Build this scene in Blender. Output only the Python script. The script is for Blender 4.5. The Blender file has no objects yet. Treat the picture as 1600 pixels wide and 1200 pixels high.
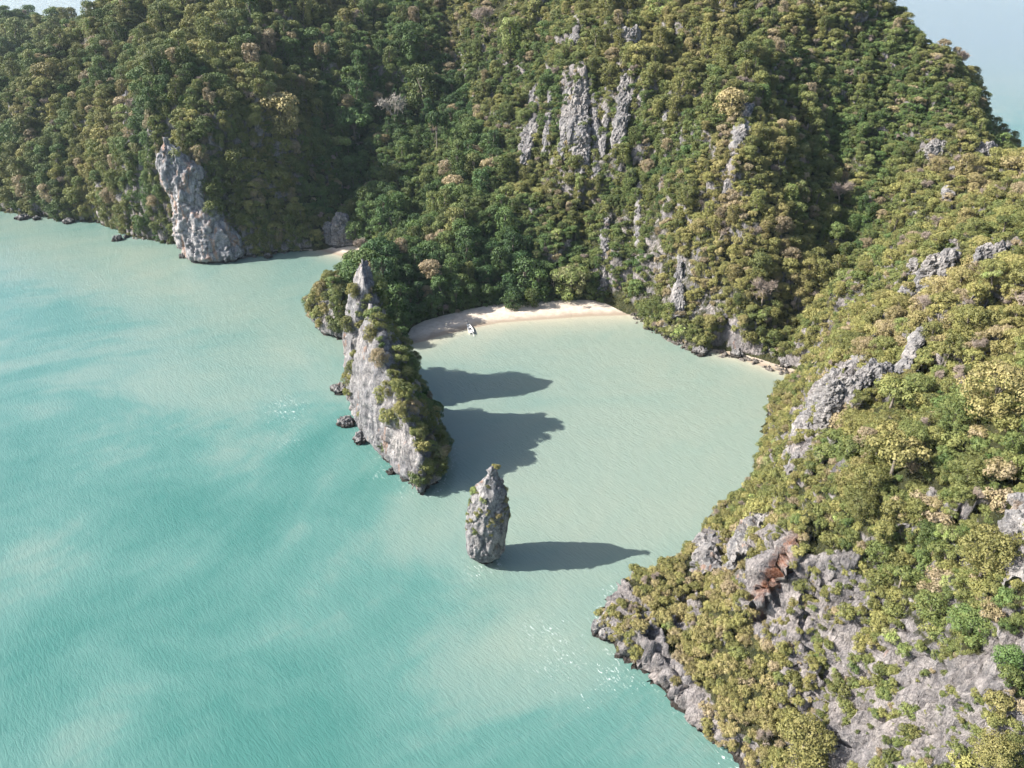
import bpy, math, random
import numpy as np
from mathutils import Vector, Matrix

random.seed(11)
RNG = np.random.default_rng(11)
C = bpy.context.scene.collection
SC = bpy.context.scene

# ------------------------------------------------------------------ camera
CAM_H = 120.0
PITCH = math.radians(30.0)
FPX = 1218.0                      # focal length in pixels of a 1600 x 1200 picture
cam_d = bpy.data.cameras.new('camera')
cam_d.sensor_fit = 'HORIZONTAL'; cam_d.sensor_width = 36.0
cam_d.lens = 36.0 * FPX / 1600.0
cam_d.clip_start = 1.0; cam_d.clip_end = 60000.0
cam = bpy.data.objects.new('camera', cam_d); C.objects.link(cam)
cam.location = (0, 0, CAM_H)
cam.rotation_euler = (math.pi / 2 - PITCH, 0, 0)
SC.camera = cam

# ------------------------------------------------------------------ sky, sun, exposure
SUN_EL, SUN_AZ = math.radians(37.0), math.radians(-93.0)      # azimuth from +Y, clockwise: from the left
world = bpy.data.worlds.new('World'); SC.world = world; world.use_nodes = True
wt = world.node_tree; wt.nodes.clear()
sky = wt.nodes.new('ShaderNodeTexSky'); sky.sky_type = 'NISHITA'; sky.sun_disc = False
sky.sun_elevation = SUN_EL; sky.sun_rotation = SUN_AZ
sky.air_density = 1.0; sky.dust_density = 2.2; sky.ozone_density = 1.0
bg = wt.nodes.new('ShaderNodeBackground'); bg.inputs['Strength'].default_value = 0.095
wo = wt.nodes.new('ShaderNodeOutputWorld')
wt.links.new(sky.outputs[0], bg.inputs[0]); wt.links.new(bg.outputs[0], wo.inputs[0])
sun_d = bpy.data.lights.new('sun', 'SUN'); sun_d.energy = 5.0; sun_d.angle = math.radians(0.5)
sun_d.color = (1.0, 0.96, 0.90)
sun = bpy.data.objects.new('sun', sun_d); C.objects.link(sun)
SUN_DIR = Vector((math.sin(SUN_AZ) * math.cos(SUN_EL), math.cos(SUN_AZ) * math.cos(SUN_EL), math.sin(SUN_EL)))
sun.rotation_euler = SUN_DIR.to_track_quat('Z', 'Y').to_euler()
SC.view_settings.view_transform = 'Standard'; SC.view_settings.look = 'None'
SC.view_settings.exposure = 1.2; SC.view_settings.gamma = 1.0
SC.cycles.max_bounces = 4; SC.cycles.diffuse_bounces = 2; SC.cycles.glossy_bounces = 2
SC.cycles.transmission_bounces = 2; SC.cycles.transparent_max_bounces = 4; SC.cycles.volume_bounces = 1
SC.cycles.use_denoising = True; SC.cycles.use_adaptive_sampling = True; SC.cycles.adaptive_threshold = .03; SC.cycles.adaptive_min_samples = 24

# ------------------------------------------------------------------ numeric helpers
def _hash(ix, iy, iz):
    h = (ix.astype(np.int64) * 73856093) ^ (iy.astype(np.int64) * 19349663) ^ (iz.astype(np.int64) * 83492791)
    h = (h ^ (h >> 13)) * 1274126177
    h = (h ^ (h >> 16)) & 0x7fffffff
    return h
_G = np.random.default_rng(3).normal(size=(256, 3)); _G /= np.linalg.norm(_G, axis=1)[:, None]
def perlin(x, y, z):
    x = np.asarray(x, float); y = np.asarray(y, float) + 0 * x; z = np.asarray(z, float) + 0 * x
    x0, y0, z0 = np.floor(x), np.floor(y), np.floor(z)
    fx, fy, fz = x - x0, y - y0, z - z0
    u = fx ** 3 * (fx * (fx * 6 - 15) + 10); v = fy ** 3 * (fy * (fy * 6 - 15) + 10); w = fz ** 3 * (fz * (fz * 6 - 15) + 10)
    def g(a, b, c):
        q = _G[_hash(x0 + a, y0 + b, z0 + c) & 255]
        return q[..., 0] * (fx - a) + q[..., 1] * (fy - b) + q[..., 2] * (fz - c)
    l = lambda a, b, t: a + (b - a) * t
    return 1.5 * l(l(l(g(0,0,0), g(1,0,0), u), l(g(0,1,0), g(1,1,0), u), v),
                   l(l(g(0,0,1), g(1,0,1), u), l(g(0,1,1), g(1,1,1), u), v), w)
def fbm(x, y, z, oct=4, gain=.5):
    s, a, f = 0, 1.0, 1.0
    for i in range(oct):
        s = s + a * perlin(x * f + 17.3 * i, y * f - 9.1 * i, np.asarray(z) * f + 5.7 * i); a *= gain; f *= 2.03
    return s
def ridged(x, y, z, oct=4, gain=.5):
    s, a, f = 0, 1.0, 1.0
    for i in range(oct):
        s = s + a * (1 - 2 * np.abs(perlin(x * f + 31.3 * i, y * f - 19.1 * i, np.asarray(z) * f + 7.7 * i))); a *= gain; f *= 2.1
    return s * 0.5
def worley(x, y, z):
    """distance to the nearest and second nearest cell point and that cell's random value"""
    x0, y0, z0 = np.floor(x), np.floor(y), np.floor(z)
    f1 = np.full(x.shape, 9.); f2 = np.full(x.shape, 9.); val = np.zeros(x.shape)
    for a in (-1, 0, 1):
        for b in (-1, 0, 1):
            for c in (-1, 0, 1):
                h = _hash(x0 + a, y0 + b, z0 + c)
                dx = x0 + a + (h & 255) / 255. - x; dy = y0 + b + ((h >> 8) & 255) / 255. - y; dz = z0 + c + ((h >> 16) & 255) / 255. - z
                d = dx * dx + dy * dy + dz * dz
                n1 = d < f1; f2 = np.where(n1, f1, np.minimum(f2, d)); val = np.where(n1, ((h >> 5) & 1023) / 1023., val); f1 = np.where(n1, d, f1)
    return np.sqrt(f1), np.sqrt(f2), val
def sstep(a, b, x):
    t = np.clip((x - a) / (b - a), 0, 1); return t * t * (3 - 2 * t)
def ray(u, v):                                   # direction of the sight line through a picture point
    cx, cy = (u - 800.0) / FPX, -(v - 600.0) / FPX
    return np.array([cx, math.cos(PITCH) + cy * math.sin(PITCH), -math.sin(PITCH) + cy * math.cos(PITCH)])
def sea(u, v):                                   # point of the sea surface
    d = ray(u, v); t = CAM_H / -d[2]; return (d[0] * t, d[1] * t)
def far(u, v, Y):                                # point on a sight line at distance Y
    d = ray(u, v); t = Y / d[1]; return (d[0] * t, Y, CAM_H + d[2] * t)
def pix(P):
    P = np.asarray(P, float); x, y, z = P[..., 0], P[..., 1], P[..., 2] - CAM_H
    dep = y * math.cos(PITCH) - z * math.sin(PITCH); up = y * math.sin(PITCH) + z * math.cos(PITCH)
    dep = np.where(dep < 1e-3, 1e-3, dep)
    return 800 + FPX * x / dep, 600 - FPX * up / dep, dep
def seg_dist(x, y, P, closed):
    P = np.asarray(P, float); Q = np.roll(P, -1, 0) if closed else P[1:]; A = P if closed else P[:-1]
    best = np.full(x.shape, 1e18)
    for a, b in zip(A, Q):
        e = b - a; L = max(e @ e, 1e-9)
        t = np.clip(((x - a[0]) * e[0] + (y - a[1]) * e[1]) / L, 0, 1)
        dd = (x - a[0] - t * e[0]) ** 2 + (y - a[1] - t * e[1]) ** 2
        np.minimum(best, dd, out=best)
    return np.sqrt(best)
def inside(x, y, P):
    P = np.asarray(P, float); r = np.zeros(x.shape, bool); j = len(P) - 1
    for i in range(len(P)):
        xi, yi = P[i]; xj, yj = P[j]
        if yi != yj:
            r ^= ((yi > y) != (yj > y)) & (x < (xj - xi) * (y - yi) / (yj - yi) + xi)
        j = i
    return r

# ------------------------------------------------------------------ object helpers
def tag(o, label=None, cat=None, group=None, kind=None):
    if label: o['label'] = label
    if cat: o['category'] = cat
    if group: o['group'] = group
    if kind: o['kind'] = kind
    return o
def mesh_np(name, V, F, mats=(), smooth=True, attrs=None):
    V = np.ascontiguousarray(V, np.float32); F = np.ascontiguousarray(F, np.int32)
    me = bpy.data.meshes.new(name); n = F.shape[1]
    me.vertices.add(len(V)); me.vertices.foreach_set('co', V.ravel())
    me.loops.add(F.size); me.loops.foreach_set('vertex_index', F.ravel())
    me.polygons.add(len(F))
    me.polygons.foreach_set('loop_start', np.arange(0, F.size, n, dtype=np.int32))
    me.polygons.foreach_set('loop_total', np.full(len(F), n, np.int32))
    me.polygons.foreach_set('use_smooth', np.full(len(F), smooth, bool))
    for k, a in (attrs or {}).items():
        at = me.attributes.new(k, 'FLOAT', 'POINT'); at.data.foreach_set('value', np.ascontiguousarray(a, np.float32))
    me.update(calc_edges=True)
    for m in mats: me.materials.append(m)
    return me
def link(name, data, parent=None, loc=None, rot=None, scale=None):
    o = bpy.data.objects.new(name, data); C.objects.link(o)
    if parent is not None: o.parent = parent
    if loc is not None: o.location = loc
    if rot is not None: o.rotation_euler = rot
    if scale is not None: o.scale = scale
    return o
def grid_faces(ny, nx, wrap=False):
    i = np.arange(ny * nx).reshape(ny, nx)
    if wrap:
        k = np.roll(i, -1, 1)
        return np.stack([i[:-1], k[:-1], k[1:], i[1:]], -1).reshape(-1, 4)
    return np.stack([i[:-1, :-1], i[:-1, 1:], i[1:, 1:], i[1:, :-1]], -1).reshape(-1, 4)
def vnormals(V, F):
    n = np.cross(V[F[:, 2]] - V[F[:, 0]], V[F[:, 3]] - V[F[:, 1]])
    N = np.zeros_like(V)
    for k in range(4): np.add.at(N, F[:, k], n)
    return N / np.maximum(np.linalg.norm(N, axis=1), 1e-9)[:, None]

# ------------------------------------------------------------------ materials
class NT:
    def __init__(s, name):
        s.m = bpy.data.materials.new(name); s.m.use_nodes = True; s.t = s.m.node_tree; s.t.nodes.clear()
        s.out = s.t.nodes.new('ShaderNodeOutputMaterial'); s.b = s.t.nodes.new('ShaderNodeBsdfPrincipled')
        s.t.links.new(s.b.outputs[0], s.out.inputs[0])
    def n(s, typ, **kw):
        nd = s.t.nodes.new('ShaderNode' + typ)
        for k, v in kw.items():
            if hasattr(nd, k): setattr(nd, k, v)
            else: nd.inputs[k.replace('_', ' ')].default_value = v
        return nd
    def l(s, a, b): s.t.links.new(a, b)
    def pos(s, scale=(1, 1, 1), rot=(0, 0, 0)):
        g = s.n('NewGeometry'); mp = s.n('Mapping', vector_type='TEXTURE'); mp.inputs['Scale'].default_value = tuple(1 / q for q in scale); mp.inputs['Rotation'].default_value = rot
        s.l(g.outputs['Position'], mp.inputs['Vector']); return mp.outputs[0]
    def noise(s, vec, scale, detail=4, rough=.55, dist=0):
        nd = s.n('TexNoise', Scale=scale, Detail=detail, Roughness=rough, Distortion=dist); s.l(vec, nd.inputs['Vector']); return nd.outputs['Fac']
    def ramp(s, fac, stops, interp='LINEAR'):
        r = s.n('ValToRGB'); e = r.color_ramp.elements; r.color_ramp.interpolation = interp
        while len(e) > 1: e.remove(e[-1])
        for i, (p, c) in enumerate(stops):
            q = e[0] if i == 0 else e.new(p)
            q.position = p; q.color = (c, c, c, 1) if not hasattr(c, '__len__') else (*c, 1)
        s.l(fac, r.inputs[0]); return r.outputs[0]
    def mix(s, fac, a, b, mode='MIX'):
        m = s.n('Mix', data_type='RGBA', blend_type=mode)
        for sock, v in ((m.inputs[0], fac), (m.inputs[6], a), (m.inputs[7], b)):
            if hasattr(v, 'is_linked'): s.l(v, sock)
            elif hasattr(v, '__len__'): sock.default_value = (*v, 1)
            else: sock.default_value = v
        return m.outputs[2]
    def math(s, op, a, b=None, clamp=False):
        m = s.n('Math', operation=op, use_clamp=clamp)
        for i, v in enumerate((a, b)):
            if v is None: continue
            if hasattr(v, 'is_linked'): s.l(v, m.inputs[i])
            else: m.inputs[i].default_value = v
        return m.outputs[0]
    def attr(s, name, typ='GEOMETRY'):
        a = s.n('Attribute', attribute_type=typ); a.attribute_name = name; return a.outputs['Fac']
    def bump(s, h, strength, dist):
        b = s.n('Bump', Strength=strength, Distance=dist); s.l(h, b.inputs['Height']); s.l(b.outputs[0], s.b.inputs['Normal']); return b

def rock_colour(N, p_rust=.66):
    """grey karst limestone: pale and dark patches, vertical drip streaks, rust stains, dark tide band"""
    p = N.pos()
    big = N.noise(p, .09, 5, .6); mid = N.noise(p, .55, 5, .65, .4); fine = N.noise(p, 2.6, 4, .7)
    st = N.noise(N.pos((1.1, 1.1, .10)), 1.0, 4, .65, .25)
    c = N.ramp(mid, [(.28, (.085, .083, .088)), (.44, (.19, .184, .184)), (.60, (.285, .273, .265)), (.78, (.44, .41, .38))])
    c = N.mix(N.ramp(big, [(.42, 0.), (.68, .6)]), c, (.40, .36, .325))
    c = N.mix(N.ramp(st, [(.46, 0.), (.66, .75)]), c, (.085, .085, .09))
    c = N.mix(N.ramp(fine, [(.30, .55), (.52, 0.)]), c, (.06, .058, .06))
    dv = N.n('TexNoise', Scale=.5, Detail=3.0); N.l(p, dv.inputs['Vector'])
    vo = N.n('TexVoronoi', feature='DISTANCE_TO_EDGE', Scale=.42); dvm = N.n('VectorMath', operation='MULTIPLY_ADD'); N.l(dv.outputs['Color'], dvm.inputs[0]); dvm.inputs[1].default_value = (3.2, 3.2, 3.2); N.l(N.pos((1, 1, .45)), dvm.inputs[2]); N.l(dvm.outputs[0], vo.inputs['Vector'])
    c = N.mix(N.ramp(vo.outputs['Distance'], [(.0, .6), (.05, 0.)]), c, (.06, .058, .06))
    st2 = N.noise(N.pos((.45, .45, .12)), .8, 4, .6, .3)
    c = N.mix(N.ramp(st2, [(p_rust, 0.), (p_rust + .08, .55)]), c, (.30, .165, .10))
    sep = N.n('SeparateXYZ'); g = N.n('NewGeometry'); N.l(g.outputs['Position'], sep.inputs[0])
    zz = N.math('ADD', sep.outputs[2], N.math('MULTIPLY', N.math('SUBTRACT', mid, .5), 2.4))
    tide = N.ramp(N.math('DIVIDE', zz, 4.0), [(.0, 1.), (.22, .9), (.36, 0.)])
    c = N.mix(tide, c, (.035, .030, .026))
    return c, mid, fine, st

def make_rock(name, p_rust=.66, gain=1.0):
    N = NT(name); c, mid, fine, st = rock_colour(N, p_rust)
    if gain != 1: c = N.mix(1.0, c, (gain * .985, gain, gain * 1.03), 'MULTIPLY')
    N.l(c, N.b.inputs['Base Color']); N.b.inputs['Roughness'].default_value = .9; N.b.inputs['Specular IOR Level'].default_value = .2
    h = N.math('ADD', N.math('MULTIPLY', fine, .5), N.math('ADD', mid, N.math('MULTIPLY', st, .6)))
    N.bump(h, .9, .7); return N.m
M_rock = make_rock('limestone')
M_rock_pale = make_rock('pale_sheer_limestone', .61, .98)
M_rock_white = make_rock('white_cliff_limestone', .56, 1.35)
M_rock_rust = make_rock('rust_stained_limestone', .60)

def make_terrain():
    N = NT('hillside_ground'); c, mid, fine, st = rock_colour(N, .68)
    c = N.mix(1.0, c, (1.28, 1.235, 1.235), 'MULTIPLY')
    p = N.pos()
    soil = N.ramp(N.noise(p, .5, 5, .65), [(.3, (.022, .028, .012)), (.55, (.055, .058, .024)), (.75, (.115, .098, .055))])
    g = N.n('NewGeometry'); sep = N.n('SeparateXYZ'); N.l(g.outputs['Normal'], sep.inputs[0])
    steep = N.math('ADD', sep.outputs[2], N.math('MULTIPLY', N.math('SUBTRACT', mid, .5), .5))
    f = N.ramp(steep, [(.34, 1.), (.50, 0.)])
    f = N.math('MAXIMUM', f, N.ramp(N.math('ADD', N.attr('rock'), N.math('MULTIPLY', N.math('SUBTRACT', mid, .5), .9)), [(.40, 0.), (.58, 1.)]))
    col = N.mix(f, soil, c)
    rust = N.ramp(N.math('ADD', N.attr('rust'), N.math('MULTIPLY', N.math('SUBTRACT', mid, .5), .8)), [(.35, 0.), (.62, 1.)])
    col = N.mix(rust, col, N.ramp(fine, [(.3, (.10, .035, .022)), (.5, (.28, .125, .075)), (.7, (.42, .29, .21))]))
    N.l(col, N.b.inputs['Base Color']); N.b.inputs['Roughness'].default_value = .92; N.b.inputs['Specular IOR Level'].default_value = .2
    h = N.math('ADD', N.math('MULTIPLY', fine, .5), N.math('ADD', mid, N.math('MULTIPLY', st, .4)))
    sl = N.noise(N.pos((1.6, .35, .5), (0, 0, math.radians(-45))), 1.0, 7, .68, .4); h = N.math('ADD', h, N.math('MULTIPLY', sl, 1.1))
    N.bump(h, 1.0, 1.1); return N.m
M_terrain = make_terrain()

def make_sand():
    N = NT('sand'); p = N.pos()
    c = N.ramp(N.noise(p, .6, 6, .6), [(.3, (.43, .36, .285)), (.6, (.55, .475, .39)), (.8, (.61, .535, .45))])
    sep = N.n('SeparateXYZ'); g = N.n('NewGeometry'); N.l(g.outputs['Position'], sep.inputs[0])
    wet = N.ramp(N.math('ADD', N.math('MULTIPLY', sep.outputs[2], 1.0), N.math('MULTIPLY', N.noise(p, .25, 3), .25)), [(.22, 1.), (.50, 0.)])
    c = N.mix(wet, c, (.29, .235, .175))
    wr = N.noise(N.pos((1, 1, 1)), 2.2, 3, .6)
    c = N.mix(N.ramp(wr, [(.68, 0.), (.76, .5)]), c, (.16, .11, .07))
    N.l(c, N.b.inputs['Base Color']); N.b.inputs['Roughness'].default_value = .85; N.b.inputs['Specular IOR Level'].default_value = .25
    N.bump(N.noise(p, 1.3, 5, .6), .5, .25); return N.m
M_sand = make_sand()

def make_water():
    N = NT('sea_water'); p = N.pos()
    plume = N.noise(N.pos((1, 1, 1)), .0125, 8, .66, 1.3)
    plume2 = N.noise(N.pos((.7, 1.25, 1), (0, 0, .5)), .028, 5, .6, 1.6)
    m = N.math('ADD', N.math('MULTIPLY', plume, .62), N.math('MULTIPLY', plume2, .38))
    m = N.math('ADD', m, N.attr('silt_and_sheen'))  # sediment clouds, plus sky reflection put into the colour
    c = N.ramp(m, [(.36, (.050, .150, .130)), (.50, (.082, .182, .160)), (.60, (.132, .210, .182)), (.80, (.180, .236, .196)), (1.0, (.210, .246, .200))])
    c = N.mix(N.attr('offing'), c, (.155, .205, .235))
    # clear shallows over the sand
    c = N.mix(N.ramp(N.math('ADD', N.attr('shallow'), N.math('MULTIPLY', N.math('SUBTRACT', plume2, .5), .3)), [(.05, 0.), (1.0, .85)]), c, (.44, .39, .29))
    # white flecks: foamy wash round the rocks, whitecaps and painted glints further out
    pf = N.pos((.55, 1.5, 1), (0, 0, 2.2))
    fn = N.noise(pf, 1.7, 6, .74, 1.2)
    thr = N.math('SUBTRACT', N.math('ADD', fn, N.math('MULTIPLY', N.attr('foam_glint'), .17)), 0.0)
    fm = N.ramp(thr, [(.705, 0.), (.77, .75)])
    c = N.mix(fm, c, (.75, .80, .78))
    N.l(c, N.b.inputs['Base Color'])
    N.b.inputs['Roughness'].default_value = .12; N.b.inputs['IOR'].default_value = 1.33
    # wind ripples, crests running from upper left to lower right, over a longer chop
    pr = N.pos((.25, 1.0, 1), (0, 0, math.radians(-48)))
    r1 = N.noise(pr, 1.9, 3, .55, .6)
    r2 = N.noise(N.pos((.5, 1.0, 1), (0, 0, math.radians(-62))), .34, 3, .5, .5)
    r3 = N.noise(p, 3.2, 3, .6)
    h = N.math('ADD', N.math('ADD', N.math('MULTIPLY', r1, .9), N.math('MULTIPLY', r2, .8)), N.math('MULTIPLY', r3, .22))
    N.bump(h, .30, .55); return N.m
M_water = make_water()

def make_leaf(name, stops, trans=.16):
    N = NT(name)
    t = N.math('ADD', N.attr('tint', 'INSTANCER'), N.math('MULTIPLY', N.math('SUBTRACT', N.attr('leaf_age'), .5), .16))
    c = N.ramp(t, stops)
    oi = N.n('ObjectInfo')
    hs = N.n('HueSaturation'); hs.inputs['Hue'].default_value = .5
    N.l(N.math('ADD', .72, N.math('MULTIPLY', oi.outputs['Random'], .56)), hs.inputs['Value'])
    v = N.math('ADD', .70, N.math('MULTIPLY', N.attr('leaf_age'), .55))
    N.l(c, hs.inputs['Color'])
    cc = N.mix(1.0, hs.outputs[0], N.ramp(v, [(0., 0.), (1., 1.)]), 'MULTIPLY')
    N.l(cc, N.b.inputs['Base Color']); N.b.inputs['Roughness'].default_value = .55; N.b.inputs['Specular IOR Level'].default_value = .25
    tr = N.n('BsdfTranslucent'); mx = N.n('MixShader'); mx.inputs[0].default_value = trans
    N.l(cc, tr.inputs['Color']); N.l(N.b.outputs[0], mx.inputs[1]); N.l(tr.outputs[0], mx.inputs[2]); N.l(mx.outputs[0], N.out.inputs[0])
    return N.m
LEAF = [(0., (.050, .100, .036)), (.22, (.098, .156, .048)), (.42, (.165, .184, .060)), (.60, (.268, .250, .086)), (.74, (.315, .262, .122)), (.86, (.33, .262, .178)), (1., (.235, .295, .085))]
M_leaf = make_leaf('leaves', LEAF)
def make_wood(name, a, b):
    N = NT(name); c = N.ramp(N.noise(N.pos(), 1.5, 4, .6), [(.3, a), (.7, b)])
    N.l(c, N.b.inputs['Base Color']); N.b.inputs['Roughness'].default_value = .9; return N.m
M_bark = make_wood('bark', (.10, .085, .065), (.24, .205, .17))
M_twig = make_wood('bare_twigs', (.20, .155, .125), (.38, .315, .26))
M_pale = make_wood('pale_dead_wood', (.22, .20, .17), (.36, .33, .29))

# ------------------------------------------------------------------ the lie of the land
S = sea
coast_front = [(150, 33), (100, 40), (70, 55), (50, 68)] + [S(*q) for q in ((1150, 1200), (1110, 1158), (1060, 1110), (1000, 1065), (962, 1030), (940, 988), (933, 950), (950, 925))]
coast_lagoon = [S(1005, 905), S(1075, 868), (46, 142), (55, 151), (62, 163), (67, 175), (73, 190), (79, 203)] + [S(1237, 585)]
beach_right = [S(*q) for q in ((1237, 585), (1200, 575), (1160, 562), (1125, 553))]
coast_cliff = [S(*q) for q in ((1125, 553), (1085, 548), (1050, 533), (1015, 514), (990, 492))]
beach_main = [S(*q) for q in ((990, 492), (920, 494), (850, 499), (780, 504), (735, 513), (690, 524), (655, 535))]
neck = [(-38, 232), (-48, 231)] + [S(548, 532), S(520, 528)] + [(-68, 262), (-66, 285), (-64, 300)]
beach_left = [(-64, 300), S(575, 412), S(552, 404), S(530, 399), S(500, 391)]
coast_left = [S(*q) for q in ((450, 395), (410, 400), (375, 403), (340, 406), (312, 400), (297, 392), (280, 383), (240, 376), (210, 371), (170, 357), (150, 348), (100, 346), (56, 339), (0, 330), (-60, 322))]
coast_back = [(-330, 440), (-345, 500), (-420, 560), (-560, 575), (-660, 660), (-600, 830), (-350, 850), (-190, 720), (-50, 590), (90, 500), (190, 440), (262, 385), (300, 330), (312, 260), (292, 180), (262, 110), (220, 60)]
COAST = coast_front + coast_lagoon[:-1] + beach_right[:-1] + coast_cliff[:-1] + beach_main + neck[:-1] + beach_left + coast_left + coast_back
BEACHES = [beach_main, beach_left, beach_right]

ctrl = []                                                    # (x, y, z) of the land surface
def L(u, v, Y): ctrl.append(far(u, v, Y))
# main hill, column by column
for q in ((900,400,287),(900,300,306),(905,200,322),(910,130,338),(900,60,366),(900,8,402),
          (1000,440,263),(1000,370,276),(1000,300,290),(1000,200,312),(1000,100,342),(1000,10,385),
          (1100,500,238),(1100,440,246),(1100,370,258),(1100,300,272),(1100,200,296),(1100,100,326),(1100,8,368),
          (1180,500,229),(1180,430,238),(1180,350,252),(1180,280,268),(1190,180,298),(1200,90,334),(1200,12,365),
          (1225,540,226),(1232,460,241),(1238,400,254),(1245,330,268),(1270,260,288),
          (1300,350,272),(1300,280,288),(1300,200,305),(1300,120,328),(1300,40,352),(1290,14,366),
          (1400,330,262),(1400,260,282),(1400,180,308),(1390,110,335),(1385,40,356),
          (1480,320,252),(1490,250,280),(1490,190,302),(1500,150,322),(1560,270,285),(1560,240,302),(1600,300,300)):
    L(*q)
ctrl += [(40, 430, 99), (90, 420, 92), (150, 405, 66), (0, 470, 92), (215, 345, 38), (240, 300, 34), (265, 240, 40)]
# near headland
for q in ((1005,965,106),(1065,890,119),(1125,842,128),(1195,795,134),(1240,705,148),(1260,632,174),(1266,576,206),
          (1100,1000,101),(1100,920,113),(1160,880,116),(1200,990,96),(1210,880,106),(1205,840,113),(1250,760,122),(1260,690,138),
          (1300,800,107),(1310,620,145),(1300,700,124),(1300,560,172),(1300,470,215),
          (1250,1100,86),(1250,1200,76),(1400,1200,70),(1400,1100,78),(1400,1000,84),(1400,900,92),(1400,780,103),(1400,700,113),(1400,600,137),(1400,520,163),(1400,450,196),(1410,400,218),
          (1500,900,85),(1500,750,100),(1500,600,124),(1500,500,148),(1500,430,180),(1500,380,204),
          (1600,1200,62),(1600,1100,66),(1600,1000,72),(1600,900,78),(1600,700,98),(1600,550,125),(1600,450,156),(1600,370,190)):
    L(*q)
ctrl += [(110, 60, 20), (150, 62, 30), (170, 110, 55), (185, 160, 58), (200, 190, 56), (230, 130, 38)]
# valley behind the beach
for q in ((700,440,276),(640,430,280),(600,420,290),(640,380,300),(700,400,292),(760,420,284),(820,430,282),(600,360,325),(650,330,338),(700,300,345),(760,330,318),(800,300,322),
          (560,310,356),(600,270,372),(700,200,388),(650,220,390),(600,180,402),(800,220,346),(800,150,372),(820,80,398),(700,110,428),(600,90,432),(800,10,438),(700,10,472),(600,10,480),
          (530,360,334),(560,350,338)):
    L(*q)
ctrl += [(-50, 262, 13), (-46, 285, 13), (-42, 246, 10)]
# left hill
for q in ((20,290,388),(20,230,404),(20,170,425),(20,132,440),(72,118,446),(60,270,384),(80,200,400),(100,130,430),(140,60,458),(150,12,486),(110,90,452),
          (140,300,362),(170,220,374),(200,300,344),(190,160,392),(220,90,430),(220,30,462),(240,215,334),(258,230,322),(270,215,326),(290,180,338),(330,160,345),(300,110,378),(300,50,420),(300,8,452),
          (320,300,320),(360,300,326),(360,220,334),(400,160,352),(420,220,345),(400,330,324),(450,300,340),(450,200,358),(480,360,328),(500,250,366),(500,150,402),(500,60,440),(500,8,470),(400,80,410),(400,8,458),
          (560,200,398),(540,280,362)):
    L(*q)
# far hill at the upper left
for q in ((0,70,640),(60,58,670),(120,52,690),(0,110,600),(60,110,598),(100,80,610)): L(*q)
ctrl += [(-460, 720, 47), (-380, 720, 48), (-330, 700, 46), (-500, 690, 42), (-250, 640, 46), (-150, 560, 80), (-60, 530, 86), (-250, 520, 62), (-306, 500, 14), (-330, 560, 8), (-290, 545, 12), (-350, 590, 12)]
ctrl = np.array(ctrl)
# cliff tops along the shore
def resample(P, step):
    P = np.asarray(P, float); out = []
    for a, b in zip(P[:-1], P[1:]):
        n = max(1, int(np.linalg.norm(b - a) / step)); out += [a + (b - a) * k / n for k in range(n)]
    return np.array(out)
rim = []
for P, h in ((coast_front, 5.), (coast_lagoon, 4.), (beach_right, 2.), (coast_cliff, 6.), (beach_main, .5), (neck, 5.), (beach_left, .5), (coast_left, 6.), (coast_back, 6.)):
    R_ = resample(P, 16); rim.append(np.column_stack([R_, np.full(len(R_), h)]))
ALLC = np.vstack([ctrl] + rim)
_cx, _cy = ALLC[:, 0] / 100, ALLC[:, 1] / 100
def _tps(r2): return np.where(r2 > 1e-12, .5 * r2 * np.log(np.maximum(r2, 1e-12)), 0)
n_ = len(ALLC); A_ = np.zeros((n_ + 3, n_ + 3))
A_[:n_, :n_] = _tps((_cx[:, None] - _cx) ** 2 + (_cy[:, None] - _cy) ** 2) + np.eye(n_) * .0012
A_[:n_, n_:] = A_[n_:, :n_].T
Pm = np.column_stack([np.ones(n_), _cx, _cy]); A_[:n_, n_:] = Pm; A_[n_:, :n_] = Pm.T
W_ = np.linalg.solve(A_, np.concatenate([ALLC[:, 2], np.zeros(3)]))
GX0, GX1, GY0, GY1, GS = -700., 360., 20., 870., 3.0
gx = np.arange(GX0, GX1 + GS, GS); gy = np.arange(GY0, GY1 + GS, GS)
def tps_eval(x, y):
    x = x / 100; y = y / 100; out = W_[n_] + W_[n_ + 1] * x + W_[n_ + 2] * y
    for i in range(n_): out = out + W_[i] * _tps((x - _cx[i]) ** 2 + (y - _cy[i]) ** 2)
    return out
_XX, _YY = np.meshgrid(gx, gy)
TPS = tps_eval(_XX, _YY)
def bil(T, x, y, x0=GX0, y0=GY0, s=GS):
    fx = np.clip((x - x0) / s, 0, T.shape[1] - 1.001); fy = np.clip((y - y0) / s, 0, T.shape[0] - 1.001)
    i = fx.astype(int); j = fy.astype(int); a = fx - i; b = fy - j
    return (T[j, i] * (1 - a) + T[j, i + 1] * a) * (1 - b) + (T[j + 1, i] * (1 - a) + T[j + 1, i + 1] * a) * b
COASTA = np.array(COAST)
BEACHW = [np.array(b) for b in BEACHES]
def beach_near(x, y, w=13.):                                   # 1 next to a beach's waterline, 0 away from it
    m = np.zeros(x.shape)
    for b, w in zip(BEACHW, (13., 11., 3.6)): m = np.maximum(m, 1 - sstep(w * .75, w * 1.6, seg_dist(x, y, b[1:-1] if len(b) > 4 else b, False)))
    return m, 0
def shore(x, y):
    d = seg_dist(x, y, COASTA, True)
    return np.where(inside(x, y, COASTA), d, -d)
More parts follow.
